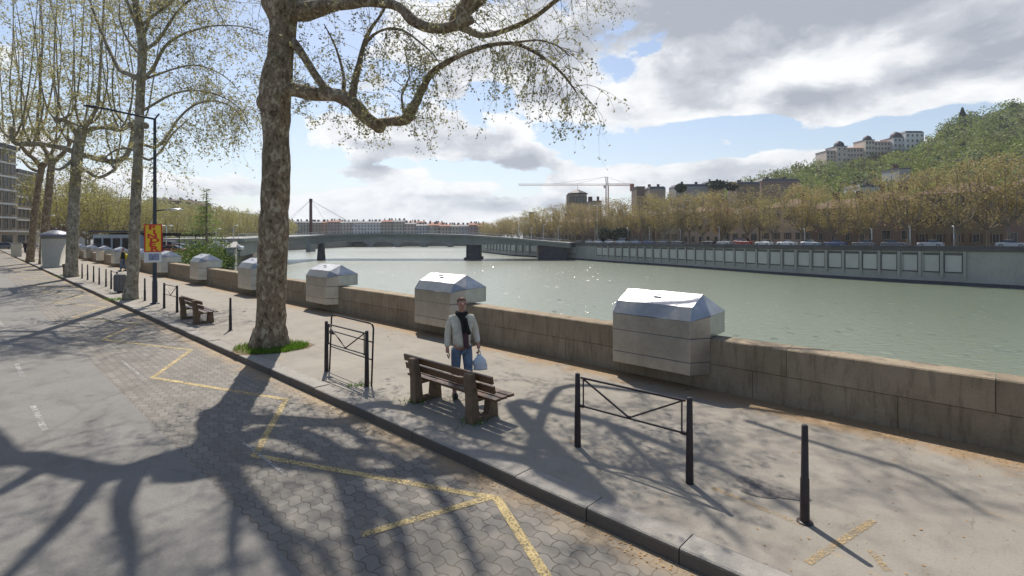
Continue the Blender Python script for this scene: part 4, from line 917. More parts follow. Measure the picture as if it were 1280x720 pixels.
# feathery young conifer behind the parapet
random.seed(5); t=Tree(); YC=47.; bc=Vector(((258-640)/F*YC,YC,-.2)); Hc=EYE+(HZ-236)*YC/F+.2
t.limb([bc,bc+Vector((0,0,Hc*.5)),bc+Vector((.05,0,Hc))],[.13,.09,.015],8)
for k in range(95):
    f=random.uniform(.08,1)**.85; an=random.uniform(0,2*PI); L=(1-f)*2.7+.3; p=bc+Vector((0,0,Hc*f)); d=Vector((math.cos(an),math.sin(an),.12))
    pts=[p,p+d*L*.5,p+d*L+Vector((0,0,-.12*L))]; t.t.tube(pts,[.022,.014,.004],4,cap=False)
    for _ in range(int(30*L)):
        u=random.uniform(.15,1); q=pts[0].lerp(pts[2],u); t.L.append((q.x+random.gauss(0,.13),q.y+random.gauss(0,.13),q.z+random.gauss(0,.06)-.05))
t.finish('conifer',bc,'feathery light green young conifer behind the parapet, left of the bridge end',None,mat['barkfar'],mat['barkfar'],mat['leaflarch'],.13)
# bushes behind the parapet
random.seed(6)
for k,(px,Y,r,l) in enumerate(((272,39,1.1,'first fresh green bush behind the parapet, beside the bridge wing wall'),(266,41,1.6,'second fresh green bush behind the parapet, left of the bridge wing wall'),(250,42,1.7,'fresh green bush at the foot of the feathery conifer'),(234,44,1.6,'fresh green bush next to the open brick stair'),(266,36,.9,'low bush close to the parapet, in front of the other bushes'),(246,37,1.1,'low leafy bush behind the cabinet in front of the conifer'))):
    b=Vector(((px-640)/F*Y,Y,-.25)); P=[]; mb=MB()
    for j in range(7):
        an=random.uniform(0,6.28); c=Vector((math.cos(an)*r*.5,math.sin(an)*r*.5,r*random.uniform(.5,1.05))); mb.tube([(0,0,0),tuple(c*.6),tuple(c)],[.05,.03,.01],5)
        for _ in range(330): P.append((c.x+random.gauss(0,r*.3),c.y+random.gauss(0,r*.3),max(.05,c.z+random.gauss(0,r*.26))))
    e=empty('bush',b,0,l,'bush','fresh green bushes behind the parapet'); mb.build('stems',mat['barkfar'],e); linked('foliage',leaves_mesh('foliage',P,.15,mat['leafbush'],seed=k,asp=.6),e)
# ------------------------------------------------------------------ hills
def hill(name, cols, nrow=22, seed=1, rough=4., back=300):
    """cols: (px, ridge row, ridge depth, foot depth, foot height) ; a height field of real terrain"""
    from mathutils import noise as mn
    mb=MB(); nc=len(cols); G_=[]
    for (px,py,Yr,Yf,zf) in cols:
        zr=EYE+(HZ-py)*Yr/F; col=[]
        for k in range(nrow+4):
            if k<=nrow:
                f=k/nrow; Y=Yf+(Yr-Yf)*f; z=zf+(zr-zf)*(f**1.25)
                z+=mn.noise(Vector((px*.03,f*4,seed)))*rough*math.sin(PI*min(1,f))
            else:
                Y=Yr+back*(k-nrow)/4; z=zr*(1-.12*(k-nrow))
            col.append(Vector(((px-640)/F*Y,Y,z)))
        G_.append(col)
    for c in G_: mb.v+=[tuple(v) for v in c]
    R_n=nrow+4
    for i in range(nc-1):
        for k in range(R_n-1): mb.face((i*R_n+k,(i+1)*R_n+k,(i+1)*R_n+k+1,i*R_n+k+1),0,True)
    mb.build(name,mat['hillground'],kind='structure'); return G_
def interp(tab,n):
    out=[]
    for i in range(n):
        u=i/(n-1)*(len(tab)-1); k=min(int(u),len(tab)-2); f=u-k; out.append(tuple(a+(b-a)*f for a,b in zip(tab[k],tab[k+1])))
    return out
HC=interp([(820,252,460,260,2),(900,240,450,240,3),(950,226,440,215,4),(1000,213,425,200,5),(1040,206,415,190,6),(1090,200,405,180,6),(1140,194,395,172,6),(1168,172,400,168,6),(1200,153,410,165,6),(1245,139,415,160,6),(1290,125,415,150,6),(1380,90,400,140,6),(1500,60,380,130,6)],64)
HG=hill('hillside',HC,seed=3)
def wood_on(grid,name,n,label,m,r0=3.5,r1=6.5,per=95,leafsz=1.25,seed=4,rows=None,cond=None):
    R=np.random.default_rng(seed); P=[]; K=[]
    nc=len(grid); nr=len(grid[0])-3; c=0
    while c<n:
        i=R.integers(0,nc-1); k=R.integers(0,nr); g=grid[i][k].lerp(grid[min(i+1,nc-1)][min(k+1,nr)],R.random())
        if cond and not cond(g): c+=1; continue
        r=R.uniform(r0,r1); h=r*R.uniform(.8,1.3); c+=1
        d=R.normal(size=(per,3)); d/=np.linalg.norm(d,axis=1)[:,None]; d*=R.uniform(.55,1.0,per)[:,None]
        P.append(d*np.array([r,r,h])+np.array([g.x,g.y,g.z+h*.55]))
    P=np.concatenate(P); me=leaves_mesh(name,P,leafsz,m,seed=seed,asp=.75); o=bpy.data.objects.new(name,me); COL.objects.link(o); tag(o,label,'wood',kind='stuff')
def leafhill2(name,cols): return leafmat(name,cols,.3,.02)
wood_on(HG,'hillside_wood',1250,'green spring wood covering the hillside across the river',mat['leafhill'],per=85,seed=4)
wood_on(HG,'hillside_dark_wood',130,'dark evergreen clumps scattered over the wooded hillside',mat['leafdark'],per=90,seed=9,r0=2.5,r1=5)
wood_on(HG,'hillside_brown_wood',170,'still bare brown trees scattered over the wooded hillside',leafmat('bare brown crown',[(.13,.09,.05),(.10,.075,.05),(.17,.12,.07)],.2,.05),per=80,seed=12,r0=3,r1=6)
# lone dark conifer on the ridge
YC=408; b=A(1203,152,YC); e=empty('conifer',b,0,'dark pointed conifer standing alone on the hill ridge','tree'); mb=MB(); mb.tube([(0,0,-2),(0,0,11)],[.5,.1],6); mb.build('trunk',mat['barkfar'],e)
P=[]
for _ in range(1500):
    f=random.random()**.7; an=random.uniform(0,6.28); r=(1-f)*3.6*random.uniform(.4,1)+.2; P.append((r*math.cos(an),r*math.sin(an),1+f*10))
linked('crown',leaves_mesh('crown',P,1.1,mat['leafdark'],asp=.7),e)
# left hill far behind
LC=interp([(-200,250,520,300,2),(60,252,520,300,1),(180,254,520,300,1),(210,255,520,300,1),(250,262,520,300,1),(290,270,540,320,1),(330,278,560,330,1),(365,284,560,400,0)],40)
LG=hill('left_hill',LC,seed=8,rough=3)
wood_on(LG,'left_hill_wood',750,'olive brown wood on the far hill beyond the near bank',mat['leafbank'],per=70,leafsz=1.5,seed=5)
# ------------------------------------------------------------------ road bridge
random.seed(11)
BS=[(300,112,298.2,320),(306,116,297.7,319.5),(314,123,297.3,317.5),(323,131,297,314),(340,147,296.4,308.5),(358,164,295.9,304.8),(378,180,294.9,304.2),(396,190,293.8,305),(412,192,293,303),(440,192,292,300.3),(480,192,291.2,298.5),(520,192,291.6,299.6),(560,191,292.7,303),(590,190,293.8,306.5),(612,190,295.2,305.6),(640,190,297.2,304.6),(672,190,300.2,306.2),(700,190,302.6,309),(712,189,303.4,310)]
br=empty('road_bridge',(0,0,0),0,'grey concrete road bridge with a gently arched deck on two dark piers','bridge')
st=[]
for px,Y,yt,yb in BS:
    st.append((A(px,yt,Y),A(px,yb,Y)))
def bridge_solid(name,off0,off1,ft,fb,m):
    mb=MB(); n=len(st)
    rows=[]
    for i,(a,b) in enumerate(st):
        d=(st[min(i+1,n-1)][0]-st[max(i-1,0)][0]); d.z=0; d.normalize(); nm=Vector((-d.y,d.x,0))
        rows.append([ (a+nm*off0)*1, nm, a.z, b.z, a])
    pr=[]
    for r in rows:
        p,nm,zt,zb,a=r; q0=a+nm*off0; q1=a+nm*off1; t_=ft(zt,zb); b_=fb(zt,zb)
        pr.append([(q0.x,q0.y,b_),(q0.x,q0.y,t_),(q1.x,q1.y,t_),(q1.x,q1.y,b_)])
    for i in range(n-1):
        for k in range(4):
            k2=(k+1)%4; mb.poly([pr[i][k],pr[i][k2],pr[i+1][k2],pr[i+1][k]])
    mb.poly(pr[0]); mb.poly(pr[-1]); return mb.build(name,m,br)
bridge_solid('deck',-.9,15.9,lambda t,b:t,lambda t,b:t-.75,mat['concfar'])
bridge_solid('girder',0.0,15,lambda t,b:t-.752,lambda t,b:b,mat['concfar'])
# railing
mb=MB(); n=len(st)
for i in range(n-1):
    a,b=st[i][0],st[i+1][0]; mb.bar(a+Vector((0,-.6,1.0)),b+Vector((0,-.6,1.0)),.12,.10); mb.bar(a+Vector((0,-.6,.5)),b+Vector((0,-.6,.5)),.05,.05)
    L=(b-a).length; 
    for k in range(int(L/2.2)): 
        p=a.lerp(b,k/int(L/2.2)); mb.bar(p+Vector((0,-.6,0)),p+Vector((0,-.6,1.0)),.07,.07)
mb.build('railing',mat['lamphead'],br)
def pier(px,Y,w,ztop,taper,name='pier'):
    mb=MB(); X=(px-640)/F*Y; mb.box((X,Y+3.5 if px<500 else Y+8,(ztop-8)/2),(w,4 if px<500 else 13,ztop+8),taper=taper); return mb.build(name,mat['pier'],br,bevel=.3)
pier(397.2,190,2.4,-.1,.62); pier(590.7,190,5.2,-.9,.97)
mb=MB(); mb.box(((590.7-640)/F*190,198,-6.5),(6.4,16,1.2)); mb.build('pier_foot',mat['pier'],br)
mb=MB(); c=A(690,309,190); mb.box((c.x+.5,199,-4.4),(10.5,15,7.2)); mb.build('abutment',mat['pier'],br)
# wing wall of the left abutment
ww=empty('wing_wall',(0,0,0),0,'pale concrete retaining wall climbing from behind the parapet to the left end of the bridge','wall')
mb=MB(); p0,p1=Vector((-22,40,0)),Vector((-61,113,0)); d=(p1-p0).normalized(); nm=Vector((-d.y,d.x,0)); N=26
for i in range(N):
    a=p0.lerp(p1,i/N); b=p0.lerp(p1,(i+.96)/N); z=1.62-(.58*i/N)+(.9 if i>N-3 else 0)
    for (o0,o1,zz0,zz1) in ((-.3,.3,-8,z),):
        q=[a+nm*o0,b+nm*o0,b+nm*o1,a+nm*o1]; b0=len(mb.v); mb.v+=[(v.x,v.y,zz0) for v in q]+[(v.x,v.y,zz1) for v in q]
        for f in ((3,2,1,0),(4,5,6,7),(0,1,5,4),(1,2,6,5),(2,3,7,6),(3,0,4,7)): mb.face(tuple(b0+k for k in f))
mb.build('wall_slabs',mat['farwall'],ww)
mb=MB(); mb.bar(p0+Vector((0,0,1.72)),p1+Vector((0,0,1.14)),.8,.16); mb.build('coping',mat['stonefar'],ww)
# ------------------------------------------------------------------ footbridge with red mast, stone arch bridge
fb=empty('cable_footbridge',(0,0,0),0,'distant footbridge hung from a slim dark red mast, seen above the road bridge','footbridge')
YM=285; mt=A(388.5,250,YM); mb=MB(); mb.tube([(mt.x,YM,-1),(mt.x,YM,mt.z-.6)],[.95,.8],10); mb.build('mast',M_('dark red mast paint',(.10,.035,.03),.6,0,.15,.3,0),fb)
mb=MB(); mb.tube([(mt.x,YM,mt.z-.7),(mt.x,YM,mt.z+.7)],[.98,.9],10); mb.build('mast_head',mat['pier'],fb)
mb=MB(); mb.box((mt.x,YM,-4.5),(2.6,7,7)); mb.build('pier',mat['concfar'],fb)
mb=MB(); mb.box((mt.x+30,YM,.2),(130,4,.8)); mb.build('deck',mat['concfar'],fb)
for px,py in ((352,281),(368,270),(404,272),(428,273),(452,286)):
    e=A(px,py,YM); mb=MB(); tgt=Vector((e.x,YM,.6)) if px in (352,452) else None
    dr=(e-mt); s_=(mt.z-.6)/(mt.z-e.z); end=mt+dr*s_; mb.tube([mt,end],.055,4,cap=False); mb.build('cable',mat['lampgrey'],fb)
ab=empty('arch_bridge',(0,0,0),0,'old stone arch bridge low on the water in the far distance under the road bridge','bridge')
YA=385; X0,X1=A(430,300,YA).x,A(628,300,YA).x; mb=MB(); aw=(X1-X0)/6; ztop=-1.2; out=[]
prof=[(X1,-8),(X1,ztop),(X0,ztop),(X0,-8)]
for k in range(6):
    xa=X0+aw*k+1.6; xb=X0+aw*(k+1)-1.6; prof.append((xa,-8)); 
    for j in range(11):
        t=PI-PI*j/10; prof.append(((xa+xb)/2+(xb-xa)/2*math.cos(t),-6.6+4.1*math.sin(t)))
    prof.append((xb,-8))
# build as vertical strips to stay well-formed
def arch_h(x):
    for k in range(6):
        xa=X0+aw*k+1.6; xb=X0+aw*(k+1)-1.6
        if xa<x<xb: u=(x-(xa+xb)/2)/((xb-xa)/2); return -6.6+4.1*math.sqrt(max(0,1-u*u))
    return -8
n=180
for i in range(n):
    xa=X0+(X1-X0)*i/n; xb=X0+(X1-X0)*(i+1)/n; ha,hb=arch_h(xa+.01),arch_h(xb-.01)
    mb.poly([(xa,YA,ha),(xb,YA,hb),(xb,YA,ztop),(xa,YA,ztop)]); mb.poly([(xa,YA,ha),(xb,YA,hb),(xb,YA+9,hb),(xa,YA+9,ha)]); mb.poly([(xa,YA,ztop),(xb,YA,ztop),(xb,YA+9,ztop),(xa,YA+9,ztop)])
mb.build('arches',mat['stonefar'],ab)
mb=MB(); mb.box(((X0+X1)/2,YA-.2,ztop+.35),(X1-X0,.5,.66)); mb.build('parapet',mat['stonefar'],ab)
# ------------------------------------------------------------------ buildings
def wallmat(name,col,rough=.85): return M_(name,col,rough,0,.10,.12,0,dirt=tuple(x*.75 for x in col))
WC={'pink':(.34,.245,.20),'cream':(.40,.355,.275),'ochre':(.33,.25,.16),'orange':(.38,.22,.13),'rose':(.27,.18,.155),'grey':(.33,.33,.33),'white':(.52,.51,.48),'palepink':(.43,.345,.30),'brown':(.19,.14,.11),'tan':(.32,.27,.21)}
WM={k:wallmat(k+' rendered wall',v) for k,v in WC.items()}
WM_SHADE={k:wallmat('dull '+k+' rendered wall',tuple(x*.68 for x in v)) for k,v in WC.items()}; WM_SHADE['palepink']=WM['palepink']  # darker wall copies: shade on the far quay fronts put into the colour
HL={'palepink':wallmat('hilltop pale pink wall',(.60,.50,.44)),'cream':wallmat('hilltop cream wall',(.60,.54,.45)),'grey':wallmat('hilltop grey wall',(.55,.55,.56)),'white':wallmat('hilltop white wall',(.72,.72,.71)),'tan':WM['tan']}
mat['roofbrown']=M_('old brown roof tiles',(.15,.095,.07),.9,0,.3,.6,0)
def farwallmat(k):   # far facades, a few pixels high: window pattern in the surface
    m,t,bs,o=newmat('far '+k+' facade'); c=t.coord('Object'); sp=t.n('ShaderNodeSeparateXYZ',{0:c})
    u=t.math('FRACT',t.math('DIVIDE',sp.outputs[0],3.2)); v=t.math('FRACT',t.math('DIVIDE',sp.outputs[2],3.3))
    w=t.math('MULTIPLY',t.math('MULTIPLY',t.math('GREATER_THAN',u,.34),t.math('LESS_THAN',u,.68)),t.math('MULTIPLY',t.math('GREATER_THAN',v,.3),t.math('LESS_THAN',v,.82)))
    t.set(bs.inputs['Base Color'],t.mix(w,WC[k],(.07,.07,.08))); bs.inputs['Roughness'].default_value=.8; return m
FW={k:farwallmat(k) for k in WC}
mat['winframe']=M_('pale window frame',(.33,.30,.26),.7,0,.15,2,0)
def win_mesh(w,h,shut=False):
    mb=MB(); mb.box((0,-.02,0),(w,.10,h),m=0)
    for x in (-w/2,w/2): mb.box((x,-.05,0),(.12,.16,h+.1),m=1)
    for z in (-h/2,h/2): mb.box((0,-.06,z),(w+.2,.2,.12),m=1)
    mb.box((0,-.08,0),(.07,.06,h),m=1); 
    if shut:
        for x in (-w*.78,w*.78): mb.box((x,-.06,0),(w*.45,.07,h),m=2)
    return mb.mesh('window',[mat['glass'],mat['winframe'],mat['shutter']])
WIN={k:win_mesh(*k) for k in ((1.1,1.9,False),(1.1,1.9,True),(1.8,2.2,False),(1.2,1.7,False),(2.2,1.7,False))}
def house(label,base,rz,w,dp,h,wm,roof='hip',rm=None,floors=0,cols=0,wk=(1.1,1.9,False),chim=2,group=None,rh=None,name='house',cat='house'):
    e=empty(name,base,rz,label,cat,group); rm=rm or mat['roofred']; rh=rh or min(w,dp)*.22
    mb=MB(); mb.box((0,dp/2,h/2-1),(w,dp,h+2)); mb.build('wall',wm,e)
    mb=MB(); ov=.45
    if roof=='hip':
        a=[(-w/2-ov,-ov,h),(w/2+ov,-ov,h),(w/2+ov,dp+ov,h),(-w/2-ov,dp+ov,h)]; k=min(w,dp)/2*.9; r0,r1=(-w/2+k,dp/2,h+rh),(w/2-k,dp/2,h+rh)
        mb.poly([a[0],a[1],r1,r0]); mb.poly([a[2],a[3],r0,r1]); mb.poly([a[1],a[2],r1]); mb.poly([a[3],a[0],r0]); mb.poly([(x,y,z-.02) for x,y,z in a])
    elif roof=='gable':
        mb.prism([(-ov,h),(dp/2,h+rh),(dp+ov,h),(dp+ov,h-.2),(-ov,h-.2)],-w/2-ov,w/2+ov,axis='x')
    elif roof=='flat': mb.box((0,dp/2,h+.2),(w+.5,dp+.5,.5))
    elif roof=='mansard':
        mb.box((0,dp/2,h+rh/2),(w+.3,dp+.3,rh),taper=.86)
    ro=mb.build('roof',rm,e)
    for k in range(chim):
        cx=-w/2+w*(k+.5)/chim+random.uniform(-.1,.1)*w; mb=MB(); mb.box((cx,dp*.5+random.uniform(-1,1),h+rh*.8+.5),(random.uniform(.8,2.0),.9,rh+1.4)); mb.build('chimney',mat['chimney'],ro)
    if floors:
        fh=h/floors
        for f in range(floors):
            for c in range(cols):
                linked('window',WIN[wk],e,(-w/2+w*(c+.5)/cols,-.03,fh*(f+.52)))
    return e
# far city row
CITY=[(318,334,276,'cream'),(334,352,277,'rose'),(352,364,276.5,'rose'),(364,386,275.5,'cream'),(386,402,276,'ochre'),(402,409,277,'orange'),(409,425,276,'pink'),(425,440,277,'cream'),(440,477,276,'white'),(477,491,275,'tan'),(491,506,275.5,'cream'),(506,520,278.5,'palepink'),(520,535,279.5,'grey'),(535,549,279,'tan'),(549,563,280,'pink'),(563,575,280.5,'cream'),(575,586,281.5,'grey'),(586,597,279,'rose'),(597,606,281,'pink')]
CL=['furthest left','red roofed']
for i,(a,b,ty,k) in enumerate(CITY):
    Y=560-i*4; ty+=random.uniform(-.8,.8); p=A((a+b)/2,292,Y); w=(b-a)*Y/F; h=(EYE+(HZ-ty)*Y/F)-.0
    e=house('%s house of the distant riverfront row from the left, %s front'%(ORD[i],{'white':'long pale grey'}.get(k,k)),(p.x,Y,-.3),0,w-.4,13,h-1.2,FW[k],'gable',mat['roofred'] if k in('rose','pink','orange','tan') else mat['roofgrey'],chim=max(2,int(w/3.4)),group='distant riverfront houses',rh=1.8)
# second, higher row of distant roofs
for i in range(9):
    px=395+i*25; Y=640; p=A(px,292,Y); house('%s of the roofs rising behind the distant riverfront row, counting from the left'%ORD[i],(p.x,Y,-.3),0,random.uniform(14,22),14,EYE+(HZ-random.uniform(275,279)-(i>5)*1.5)*Y/F-2,FW[random.choice(['tan','rose','grey','pink'])],'gable',mat['roofred'],chim=4,group='roofs behind the distant riverfront row',rh=2)
# distant low buildings and little trees where the river bends
p=A(621,292,460); house('pale blue grey block at the river bend, right of the distant row',(p.x,460,-.5),0,9,10,9,FW['grey'],'flat',mat['roofgrey'],chim=0,name='office_block',cat='building')
for px,Y,ty,l in ((613,430,285,'small round tree at the river bend, right of the distant houses'),):
    h=EYE+(HZ-ty)*Y/F; put_tree(FT[3],((px-640)/F*Y,Y,-.5),(1.3,1.3,h/17),0,l,None)
# far quay houses behind the trees
HK=['rose','ochre','pink','brown','tan','orange','palepink','cream','rose','grey','pink','ochre','tan','pink','brown','cream']
d=10; i=0
while d<cum[-1]-4 and i<16:
    w=[13,16,12,17,14][i%5]; p,z,dr=fqat(d+w/2,27); px=p.x/p.y*F+640
    k='palepink' if 915<px<990 else HK[i]; ang=math.atan2(dr.y,dr.x)+PI
    zt=EYE+(HZ-topy(px)-12)*p.y/F; h=min(12.5,max(6,(zt-z)*.76))
    house('%s house behind the far quay trees counting from the right edge, %s front'%(ORD[i],{'palepink':'pale pink','brown':'brown'}.get(k,k)),(p.x,p.y,z-.8),ang+0*PI,w,12,h+random.uniform(-1,1),(WM if i%3==0 else WM_SHADE)[k],'hip',mat['roofbrown'],floors=max(2,int(h/3.6)),cols=int(w/3.1),wk=((1.1,1.9,False),(1.1,1.9,True),(1.8,2.2,False))[i%3],chim=2,group='houses behind the far quay trees')
    d+=w+.6; i+=1
# blocks higher up behind the far trees
for a,b,ty,by,Y,k,l,rf in ((796,806,234,246,270,'brown','narrow brown roof turret right of the crane',''),(812,832,236,250,265,'tan','tan block with dark chimney stacks above the far trees, right of the crane',''),(845,886,233,250,262,'grey','long grey building with dark ends above the far trees',''),(886,905,229,246,285,'brown','low dark roofed house between the grey building and the pink block',''),(921,950,230,244,290,'brown','brown block above the far trees at the foot of the hill',''),(952,1000,226,240,300,'rose','dull pink houses low on the left flank of the hill',''),(1075,1102,234,250,240,'white','white house among the trees on the lower hillside',''),(1124,1138,211,224,255,'grey','small grey white house higher on the hillside',''),(738,752,252,262,250,'tan','small roof just left of the crane mast',''),(662,668,266,275,300,'brown','dark chimney block above the left end of the far trees','')):
    p=A((a+b)/2,by,Y); zt=EYE+(HZ-ty)*Y/F; w=(b-a)*Y/F; base=-1
    house(l,(p.x,Y,base),0,w,12,zt-base,WM[k],'mansard' if b-a>15 else 'flat',mat['roofgrey'] if k!='pink' else mat['roofred'],floors=0,chim=2 if b-a>12 else 0,rh=1.3,name='building',cat='building')
for q,(px,ty,l) in enumerate(((851,230,'dark round topped evergreen at the left end of the grey building'),(897,226,'wide dark evergreen crown on the skyline left of the hill'),(915,228,'small dark evergreen on the skyline left of the hill'))):
    Y=255; p=A(px,ty,Y); P=rng.normal(size=(900,3)); P/=np.linalg.norm(P,axis=1)[:,None]; P=P*rng.uniform(.5,1,900)[:,None]*np.array([(3,6,3)[q],3,2.4])
    e=empty('evergreen_tree',(p.x,Y,p.z-2),0,l,'tree'); linked('crown',leaves_mesh('crown',P,.9,mat['leafdark'],asp=.7),e); mb=MB(); mb.tube([(0,0,-p.z),(0,0,1)],[.35,.2],6); mb.build('trunk',mat['barkfar'],e)
# hilltop convent
YH=392
def hb(l,a,b,ty,by,k,roof,dome=None,fl=3,co=4,dY=0,rm=None):
    Y=YH+dY; p=A((a+b)/2,by,Y); zt=EYE+(HZ-ty)*Y/F; w=(b-a)*Y/F; h=zt-p.z
    e=house(l,(p.x,Y,p.z-4),0,w,14,h+4,HL[k],roof,rm or mat['roofgrey'],floors=0,chim=0,rh=1.6,name='hilltop_building',cat='building',group='buildings along the hilltop')
    fh=h/fl
    for f in range(fl):
        for c in range(co): linked('window',WIN[(1.2,1.7,False)],e,(-w/2+w*(c+.5)/co,-.03,4+fh*(f+.5)))
    if dome:
        mb=MB(); r=dome*Y/F/2; mb.lathe([(r,0),(r*1.0,r*.35),(r*.85,r*.8),(r*.5,r*1.15),(.05,r*1.35)],c=(0,r,h+4),n=16); mb.build('dome',mat['domeroof'],e)
hb('left end building of the hilltop row with a flat roof',1033,1046,189,203,'palepink','flat',None,3,3)
hb('hilltop tower with the first dark dome from the left',1046,1059,183,203,'palepink','flat',12,3,2,-2)
hb('long pale hilltop wing between the first and second domes',1059,1082,185,203,'palepink','gable',None,3,6,1,mat['roofred'])
hb('hilltop tower with the middle dark dome',1082,1093,175,201,'cream','flat',10,4,3,-2)
hb('hilltop wing with a red roof right of the middle dome',1093,1117,177,200,'palepink','gable',None,4,6,1,mat['roofred'])
hb('hilltop tower with the third dark dome beside the white block',1117,1132,172,198,'grey','flat',13,4,3,-2)
hb('white four storey block at the right end of the hilltop row',1132,1155,166,192,'white','mansard',None,4,4,-4)
hb('small hilltop house half hidden by trees right of the white block',1158,1168,182,192,'tan','gable',None,2,2,0)
for k,(px,ty,w_) in enumerate(((196,251,14),(206,250.5,12),(217,251,15),(229,252,14),(239,253,11),(249,255,12))):
    Y=505; p=A(px,262,Y); zt=EYE+(HZ-ty)*Y/F
    house('%s little house on the wooded skyline above the car park, counting from the left'%ORD[k],(p.x,Y,p.z-3),0,w_,10,zt-p.z+3,FW[('palepink','tan','rose','cream','tan','pink')[k]],'gable',mat['roofbrown'],chim=2,group='houses on the skyline above the car park',rh=1.6)
# dome roofed tower left of the crane
tw=empty('tower_building',A(722,262,270)+Vector((0,0,-16)),0,'stone tower with a low dark spiked roof above the far trees','tower')
z0=tw.location.z; top_=EYE+(HZ-243)*270/F-z0; R0=11.5*270/F
mb=MB(); mb.lathe([(R0,-3),(R0,top_-.6),(R0*.98,top_)],n=8,sm=False); mb.build('wall',WM['tan'],tw)
mb=MB(); mb.lathe([(R0*1.1,top_),(R0*1.12,top_+.5),(R0*.8,top_+1.3),(R0*.25,top_+2.3),(.1,top_+2.7)],n=8,sm=False); mb.build('roof',mat['domeroof'],tw)
mb=MB(); mb.tube([(0,0,top_+2.5),(0,0,top_+5.5)],[.12,.05],5); mb.build('spike',mat['domeroof'],tw)
for k in range(8):
    an=2*PI*(k+.5)/8; mb=MB(); 
    for s_ in (-.9,.9): mb.box((R0*.93*math.cos(an)-s_*math.sin(an),R0*.93*math.sin(an)+s_*math.cos(an),top_-3.0),(.3,1.1,3.6),an)
    mb.build('window',mat['glass'],tw)
mb=MB(); mb.box((-R0*.95,-.5,top_*.5),(2.6,4,top_*.98)); mb.build('stair_turret',WM['tan'],tw)
# tower crane
YC=300; cr=empty('tower_crane',A(759,262,YC)+Vector((0,0,-14)),0,'tower crane with a long horizontal jib above the far trees','crane')
def rel(px,py): return A(px,py,YC)-cr.location
def lattice(mb,p,q,w,n,r=.07):
    p=Vector(p); q=Vector(q); d=(q-p).normalized(); a=(Vector((0,1,0))); c=d.cross(a).normalized()
    cs=[a*w/2+c*w/2,-a*w/2+c*w/2,-a*w/2-c*w/2,a*w/2-c*w/2]
    for o in cs: mb.tube([p+o,q+o],r,4,cap=False)
    for i in range(n):
        u,v=p.lerp(q,i/n),p.lerp(q,(i+1)/n)
        for k in range(4): mb.tube([u+cs[k],v+cs[(k+1)%4]],r*.7,3,cap=False)
hz=rel(759,232).z
mb=MB(); lattice(mb,(0,0,0),(0,0,hz),1.5,26,.13); mb.build('mast',mat['craneRed'],cr)
mb=MB(); lattice(mb,(0,0,hz+.3),rel(758,221),1.1,6,.13); mb.build('tower_head',mat['white'],cr)
mb=MB(); lattice(mb,(rel(648,232).x,0,hz+.5),(0,0,hz+.5),.9,40,.06); mb.build('jib',mat['craneRed'],cr)
mb=MB(); lattice(mb,(0,0,hz+.5),(rel(792,232).x,0,hz+.5),1.0,12,.12); mb.build('counter_jib',mat['craneRed'],cr)
mb=MB(); mb.box((rel(790,0).x,0,hz-1.2),(2.2,1.6,4.2)); mb.build('counterweight',mat['craneRed'],cr)
mb=MB(); mb.box((-1.4,0,hz-.6),(1.4,1.3,1.8)); mb.build('cab',mat['white'],cr)
mb=MB(); tp_=rel(758,221)
for px in (690,720,785): mb.tube([tp_,(rel(px,0).x,0,hz+.9)],.05,3,cap=False)
mb.build('stay_cables',mat['lampgrey'],cr)
# ------------------------------------------------------------------ left end of the street
def big_block(label,x0,x1,base,fl,co,wmat,h):
    p,q=Vector(x0),Vector(x1); w=(q-p).length; ang=math.atan2(q.y-p.y,q.x-p.x); e=empty('apartment_building',(p+q)/2,ang,label,'building')
    mb=MB(); mb.box((0,9,h/2-.5),(w,18,h+1)); mb.build('wall',wmat,e)
    mb=MB(); mb.box((0,9,h+.35),(w+1,19,.7)); mb.build('roof',mat['roofgrey'],e)
    fh=(h-3.8)/fl
    for f in range(fl+1):
        mb=MB(); mb.box((0,-.12,3.6+fh*f),(w+.1,.26,.32)); mb.build('floor_band',mat['white'],e)
    for f in range(fl):
        for c in range(co): linked('window',WIN[(1.1,1.9,False)],e,(-w/2+w*(c+.5)/co,-.03,3.8+fh*(f+.5)))
    for c in range(int(w/4)): mb=MB(); mb.box((-w/2+4*(c+.5),-.02,1.5),(3,.12,2.6)); mb.build('shop_window',mat['glass'],e)
    return e
big_block('tall apartment block with white floor bands at the far left end of the street',((-60-640)/F*88,88,-.14),((20-640)/F*104,104,-.14),0,6,8,WM['tan'],20)
big_block('second apartment block with white floor bands, right of the taller one at the street end',((21-640)/F*112,112,-.14),((50-640)/F*122,122,-.14),0,5,6,WM['cream'],16.6)
big_block('low white building seen between the trunks behind the round kiosk',((58-640)/F*140,140,-.14),((112-640)/F*150,150,-.14),0,2,9,WM['white'],8.0)
for k,(s0,s1) in enumerate(((70,100),(40,69))):
    big_block(['long stone apartment block facing the river across the street','nearer stone apartment block facing the river across the street'][k],S(s0,-19),S(s1,-19),0,5,9,WM['tan' if k else 'cream'],18)
